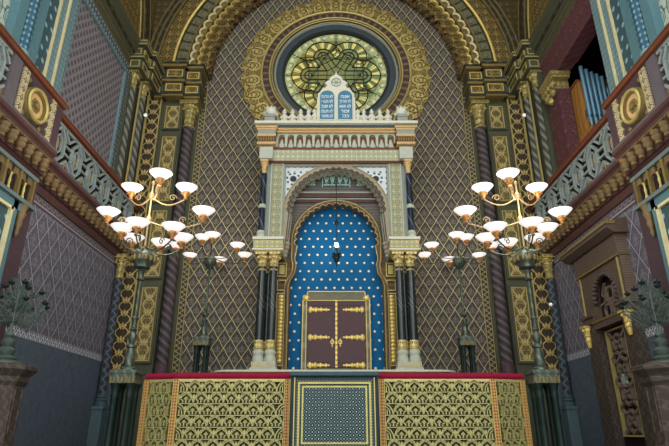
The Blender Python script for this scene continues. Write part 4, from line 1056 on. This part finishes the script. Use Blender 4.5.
for sx, SD in ((-1, 'left'), (1, 'right')):
    ax_, ay_ = sx*3.92, 10.5
    pedestal(ax_, ay_, 1.08, -1.6, .25, 'green bronze column pedestal at the outer %s end of the balustrade' % SD)
    t = thing('candelabrum', 'large eleven-light candelabrum with white bowls, in front on the %s' % SD, 'candelabrum', (ax_, ay_, 1.08), 'candelabra with white glass bowls')
    q = [(.14, 0), (.14, .05), (.1, .08), (.11, .1), (.07, .42), (.1, .44), (.1, .48), (.05, .52), (.08, .6), (.085, .68), (.04, .74), (.075, .78), (.04, .82), (.045, .95), (.075, 1.0), (.028, 1.06), (.026, 1.4), (.028, 1.75), (.08, 1.78), (.05, 1.82), (.05, 1.9), (.09, 1.96), (.06, 2.0)]
    MB().lathe(q, n=14).build('stem', M['bronze'], t, True)
    MB().lathe([(.06, 2.0), (.16, 2.03), (.17, 2.1), (.22, 2.15), (.24, 2.22), (.22, 2.3), (.12, 2.4), (.06, 2.42)], n=18).build('crown', M['bronze'], t, True)
    m = MB()
    for k in range(12):
        a0 = k*PI/6; m.ball((.225*math.cos(a0), .225*math.sin(a0), 2.2), .045, 1, 1, 1.5, 6)
    m.build('crown_leaves', M['gold_dark'], t, True)
    MB().lathe([(.05, 2.4), (.02, 2.5), (.02, 3.0), (.05, 3.05), (.06, 3.12), (.02, 3.2), (.018, 3.55), (.06, 3.6), (.07, 3.66), (.02, 3.74), (.02, 3.9), (.045, 3.95), (0, 4.0)], n=12).build('upper_stem', M['brass_dull'], t, True)
    pr = {}
    for LST, hub, mt in ((LOW, 2.5, 'bronze'), (MID, 3.05, 'brass_dull'), (TOP, 3.62, 'brass_dull')):
        for (x, y, z) in LST:
            lx, ly, lz = x*(-sx)-ax_, y-ay_, z-1.08
            zt_ = lz-.29
            pts = [(lx*k, ly*k, hub+(zt_-hub)*(k**2) - .16*math.sin(PI*k)) for k in (0, .15, .3, .45, .6, .75, .88, .97)]+[(lx, ly, zt_)]
            shade_parts(t, lx, ly, lz, 1.0, M['brass'], pts, M[mt], pr)
            # scroll on the arm
            k = .62; c_ = Vector((lx*k, ly*k, hub+(zt_-hub)*k*k)); dv = Vector((lx, ly, 0)).normalized()
            sp = [c_+dv*(.085*(1-i/14)*math.cos(i*.75))+Vector((0, 0, .085*(1-i/14)*math.sin(i*.75)+.02)) for i in range(12)]
            MB().tube(sp, .012, 5).build('scroll', M[mt], t, True)
    # rear candelabrum
    ax_, ay_ = sx*3.74, 15.4
    pedestal(ax_, ay_, 2.5, 1.3, .23, 'green bronze column pedestal at the foot of the %s diamond wall' % SD)
    t = thing('candelabrum', 'smaller seven-light candelabrum with one ring of bowls, at the %s rear' % SD, 'candelabrum', (ax_, ay_, 2.5), 'candelabra with white glass bowls')
    MB().lathe([(.15, 0), (.15, .05), (.1, .08), (.08, .32), (.1, .34), (.05, .4), (.09, .5), (.04, .58), (.08, .64), (.04, .72), (.07, .8), (.035, .88), (.03, 1.9), (.06, 1.94), (.04, 1.98), (.06, 2.05)], n=12).build('stem', M['bronze'], t, True)
    MB().lathe([(.05, 2.02), (.12, 2.1), (.19, 2.2), (.2, 2.3), (.15, 2.38), (.05, 2.44), (.03, 2.5)], n=16).build('crown', M['bronze'], t, True)
    pr = {}
    for (x, y, z) in REAR:
        lx, ly, lz = x*(-sx)-ax_, y-ay_, z-2.5
        zt_ = lz-.28
        pts = [(lx*k, ly*k, 2.42+(zt_-2.42)*(k**2) - .1*math.sin(PI*k)) for k in (0, .2, .4, .6, .8, .95)]+[(lx, ly, zt_)]
        shade_parts(t, lx, ly, lz, .95, M['brass'], pts, M['bronze'], pr)

# ------------------------------------------------------------------ balustrades
def balustrade(sx):
    SD = 'left' if sx < 0 else 'right'
    t = thing('balustrade', 'gilt pierced balustrade with crimson velvet rail %s of the dark gate' % SD, 'balustrade')
    segs = [((sx*.86, 10.5), (sx*2.98, 10.5)), ((sx*2.98, 10.5), (sx*3.58, 10.68))]
    for si, ((x0, y0), (x1, y1)) in enumerate(segs):
        L = math.hypot(x1-x0, y1-y0); ang = math.atan2(y1-y0, x1-x0)
        T = Matrix.Translation((x0, y0, 0)) @ Matrix.Rotation(ang, 4, 'Z')
        # local frame: u along, v depth; keep the ornament on the viewer's side
        fs = 1 if sx > 0 else -1
        def put(m, name, mat, smooth=False):
            bmesh.ops.transform(m.bm, matrix=T, verts=m.bm.verts[:])
            return m.build(name, M[mat], t, smooth)
        put(MB().box(.06, L-.06, -.0+fs*.03, fs*.06, -1.6, .92), 'panel_ground', 'bal_back')
        m = MB(); d0, d1 = fs*-.03, fs*.03
        n = max(3, round((L-.16)/.28)); p = (L-.16)/n; rows = 8; ph = .205; z0 = .9-rows*ph
        for r in range(rows):
            zb_ = z0+r*ph
            m.bar((.08, zb_), (L-.08, zb_), .014, 'y', d0, d1)
            if r % 2:
                for ue, s1 in ((.08, 1), (L-.08, -1)):
                    for k1, k2 in ((.5, .02), (.3, .016)):
                        m.path([(ue, zb_+ph*(.5+k1)), (ue+s1*p*k1*.56, zb_+ph*(.35+k1*.9)), (ue+s1*p*k1*.92, zb_+ph*.42), (ue+s1*p*k1, zb_)], k2, 'y', d0, d1)
                    m.bar((ue+s1*.03, zb_+.01), (ue+s1*.03, zb_+ph*.5), .02, 'y', d0, d1)
            for c_ in range(n):
                u = .08+(c_+.5)*p + (p/2 if r % 2 else 0)
                if u > L-.12: continue
                # keyhole arch
                q = ph/.25
                kh = [(u-.062, zb_+.02*q), (u-.055, zb_+.06*q), (u-.1, zb_+.1*q), (u-.08, zb_+.16*q), (u, zb_+.225*q), (u+.08, zb_+.16*q), (u+.1, zb_+.1*q), (u+.055, zb_+.06*q), (u+.062, zb_+.02*q)]
                m.path(kh, .02, 'y', d0, d1)
                m.path([(u-.035, zb_+.09*q), (u, zb_+.15*q), (u+.035, zb_+.09*q)], .016, 'y', d0, d1)
                for s1 in (-1, 1):
                    m.path([(u, zb_+.25*q), (u+s1*p*.28, zb_+.21*q), (u+s1*p*.44, zb_+.1*q), (u+s1*p*.5, zb_)], .017, 'y', fs*-.045, d1)
                m.bar((u, zb_+.02*q), (u, zb_+.12*q), .022, 'y', d0, d1)
                m.poly([(u+p/2-.03, zb_+.15*q), (u+p/2, zb_+.21*q), (u+p/2+.03, zb_+.15*q), (u+p/2, zb_+.08*q)], 'y', d0, d1)
        put(m, 'pierced_panel', 'bal_gold')
        put(MB().box(.0, L, -.045, .045, .88, .93), 'rail_bed', 'gold')
        put(MB().tube([(-.02, 0, .985), (L*.5, 0, .985), (L+.02, 0, .985)], .062, 12), 'velvet_rail', 'velvet', True)
        for u in ((0.02, L-.02) if si == 0 else (L-.02,)):
            pb_ = MB().box(u-.045, u+.045, -.06, .06, -1.6, .93); put(pb_, 'post', 'post')
            m = MB()
            for e in (-.055, .045): m.box(u+e, u+e+.012, fs*-.07, fs*-.05, -1.6, .92)
            put(m, 'post_fillet', 'gold')
    return t
balustrade(-1); balustrade(1)
# gate panel
gt = thing('gate_panel', 'dark teal central panel with gold frame and diamond mesh', 'panel')
MB().box(-.79, .79, 10.2, 10.42, -1.6, .95).build('body', M['gate_dark'], gt)
MB().box(-.72, .72, 10.17, 10.22, -1.6, .92).build('studded_frame', M['gate_stud'], gt)
m = MB(); m.frame('y', 0, -.66, .66, -.27, .85, .035, 10.13, 10.19); m.frame('y', 0, -.59, .59, -.2, .78, .03, 10.13, 10.19); m.build('gilt_frame', M['gold_green'], gt)
MB().box(-.63, .63, 10.155, 10.18, -.24, .82).build('frame_ground', M['gate_stud'], gt)
MB().box(-.56, .56, 10.14, 10.17, -.17, .75).build('mesh_panel', M['gate_net'], gt)
m = MB()
for x in (-.735, .715): m.box(x, x+.02, 10.15, 10.2, -1.6, .93)
m.build('gilt_edge', M['gold'], gt)
MB().box(-.815, .815, 10.08, 10.44, .95, 1.03, bev=.02).build('top_board', M['teal_dark'], gt)

# ------------------------------------------------------------------ foreground pedestals with bronze candle trees
for sx, SD in ((-1, 'left'), (1, 'right')):
    cx, cy = sx*5.62, 9.35
    t = thing('stone_pedestal', 'brown marble pedestal with moulded cap in the near %s corner' % SD, 'pedestal', (cx, cy, -1.6))
    oct_ = lambda w_, z: None
    def octs(prof): return MB().lathe([(r/math.cos(PI/8), z+1.6) for r, z in prof], n=8, a0=PI/8, a1=2*PI+PI/8)
    octs([(.44, -1.6), (.44, -.36), (.42, -.34), (.42, -.26), (.39, -.24), (.36, -.2), (.36, -.1)]).build('base', M['brown_stone'], t)
    octs([(.35, -.1), (.35, .78)]).build('shaft', M['brown_stone'], t)
    m = MB()
    for k in range(8):
        a0 = k*PI/4; rr = .352
        e = Vector((-math.sin(a0), math.cos(a0), 0)); nrm = Vector((math.cos(a0), math.sin(a0), 0))
        for o_, zz0, zz1 in ((-.1, -.02, .7), (.1, -.02, .7)):
            p_ = nrm*rr+e*o_; m.tube([(p_.x, p_.y, zz0+1.6), (p_.x, p_.y, zz1+1.6)], .012, 4)
    m.build('panel_beads', M['brown_stone'], t)
    octs([(.36, .72), (.4, .78), (.4, .86), (.46, .93), (.5, .97), (.5, 1.03), (.44, 1.06)]).build('cap', M['brown_stone'], t)
    b = thing('candle_tree', 'verdigris bronze candle tree on the %s marble pedestal' % SD, 'candelabrum', (cx, cy, 1.06), 'bronze candle trees on the near pedestals')
    MB().lathe([(.3, 0), (.3, .04), (.17, .08), (.2, .11), (.1, .16), (.13, .2), (.15, .25), (.06, .31), (.1, .35), (.115, .4), (.045, .46), (.08, .5), (.035, .56), (.025, .66), (.025, 1.3)], n=16).build('stem', M['bronze_pale'], b, True)
    rnd = random.Random(3)
    k_ = 0
    for tier, (R_, zt_, n) in enumerate(((.5, 1.06, 8), (.36, 1.28, 6), (.15, 1.42, 3))):
        for i in range(n):
            a0 = 2*PI*(i+.35*tier)/n
            c_, s_ = math.cos(a0), math.sin(a0)
            z0 = .74+.2*tier
            pts = [(0, 0, z0), (R_*.4*c_, R_*.4*s_, z0-.02), (R_*.8*c_, R_*.8*s_, z0+.12), (R_*c_, R_*s_, zt_-.1), (R_*c_, R_*s_, zt_)]
            br = MB().tube(pts, .012, 5)
            MB().lathe([(.02, zt_-.04), (.06, zt_), (.062, zt_+.012), (.02, zt_+.015), (.015, zt_+.06)], R_*c_, R_*s_, 10).build('candle_cup', M['bronze_dark'], b, True)
            m = br
            for j in range(13):
                kk = .2+.065*j; rr = rnd.uniform(.035, .065)
                c0 = Vector((R_*kk*c_, R_*kk*s_, z0+.02+rnd.uniform(-.12, .36)*(.5+kk*.6)))
                e1 = Vector((c_, s_, 0)); e2 = Vector((0, 0, 1))
                sp = [c0+(e1*math.cos(q*.8)+e2*math.sin(q*.8))*rr*(1-q/13) for q in range(11)]
                m.tube(sp, .0065, 4)
            m.build('leafy_branch', M['bronze_pale'], b, True)

# ------------------------------------------------------------------ lift everything to the floor datum
for o in bpy.data.objects:
    if o.parent is None: o.location.z += EYE
# patterns use object space, so world-built meshes keep their eye-level coordinates

# ------------------------------------------------------------------ light, camera
def point(name, loc, e, col, r=.25):
    l = bpy.data.lights.new(name, 'POINT'); l.energy = e; l.color = col; l.shadow_soft_size = r
    o = bpy.data.objects.new(name, l); C.objects.link(o); o.location = (loc[0], loc[1], loc[2]+EYE)
WARM = (1, .92, .8)
for sx in (-1, 1):
    for x, y, z, e in ((-3.85, 10.3, 5.5, 60), (-3.85, 10.3, 4.4, 30), (-3.72, 15.2, 5.6, 25)):
        point('candelabrum light', (x*-sx, y, z), e, WARM, .4)
point('eternal lamp light', (.04, 15.7, 5.4), 40, (1, .95, .9), .07)
wd = bpy.data.worlds.new('World'); bpy.context.scene.world = wd; wd.use_nodes = True
bg = wd.node_tree.nodes['Background']; bg.inputs[0].default_value = (.97, .99, 1, 1); bg.inputs[1].default_value = 1.7
cam = bpy.data.cameras.new('Camera'); co = bpy.data.objects.new('Camera', cam); C.objects.link(co)
co.location = (-.0, 0, EYE); co.rotation_euler = (PI/2+math.radians(21.3), 0, 0)
cam.sensor_width = 36; cam.lens = 36*536/669; cam.clip_end = 100
sc = bpy.context.scene; sc.camera = co
sc.view_settings.view_transform = 'Standard'; sc.view_settings.look = 'None'; sc.view_settings.gamma = 1; sc.view_settings.exposure = 0.35
sc.cycles.max_bounces = 5; sc.cycles.diffuse_bounces = 3
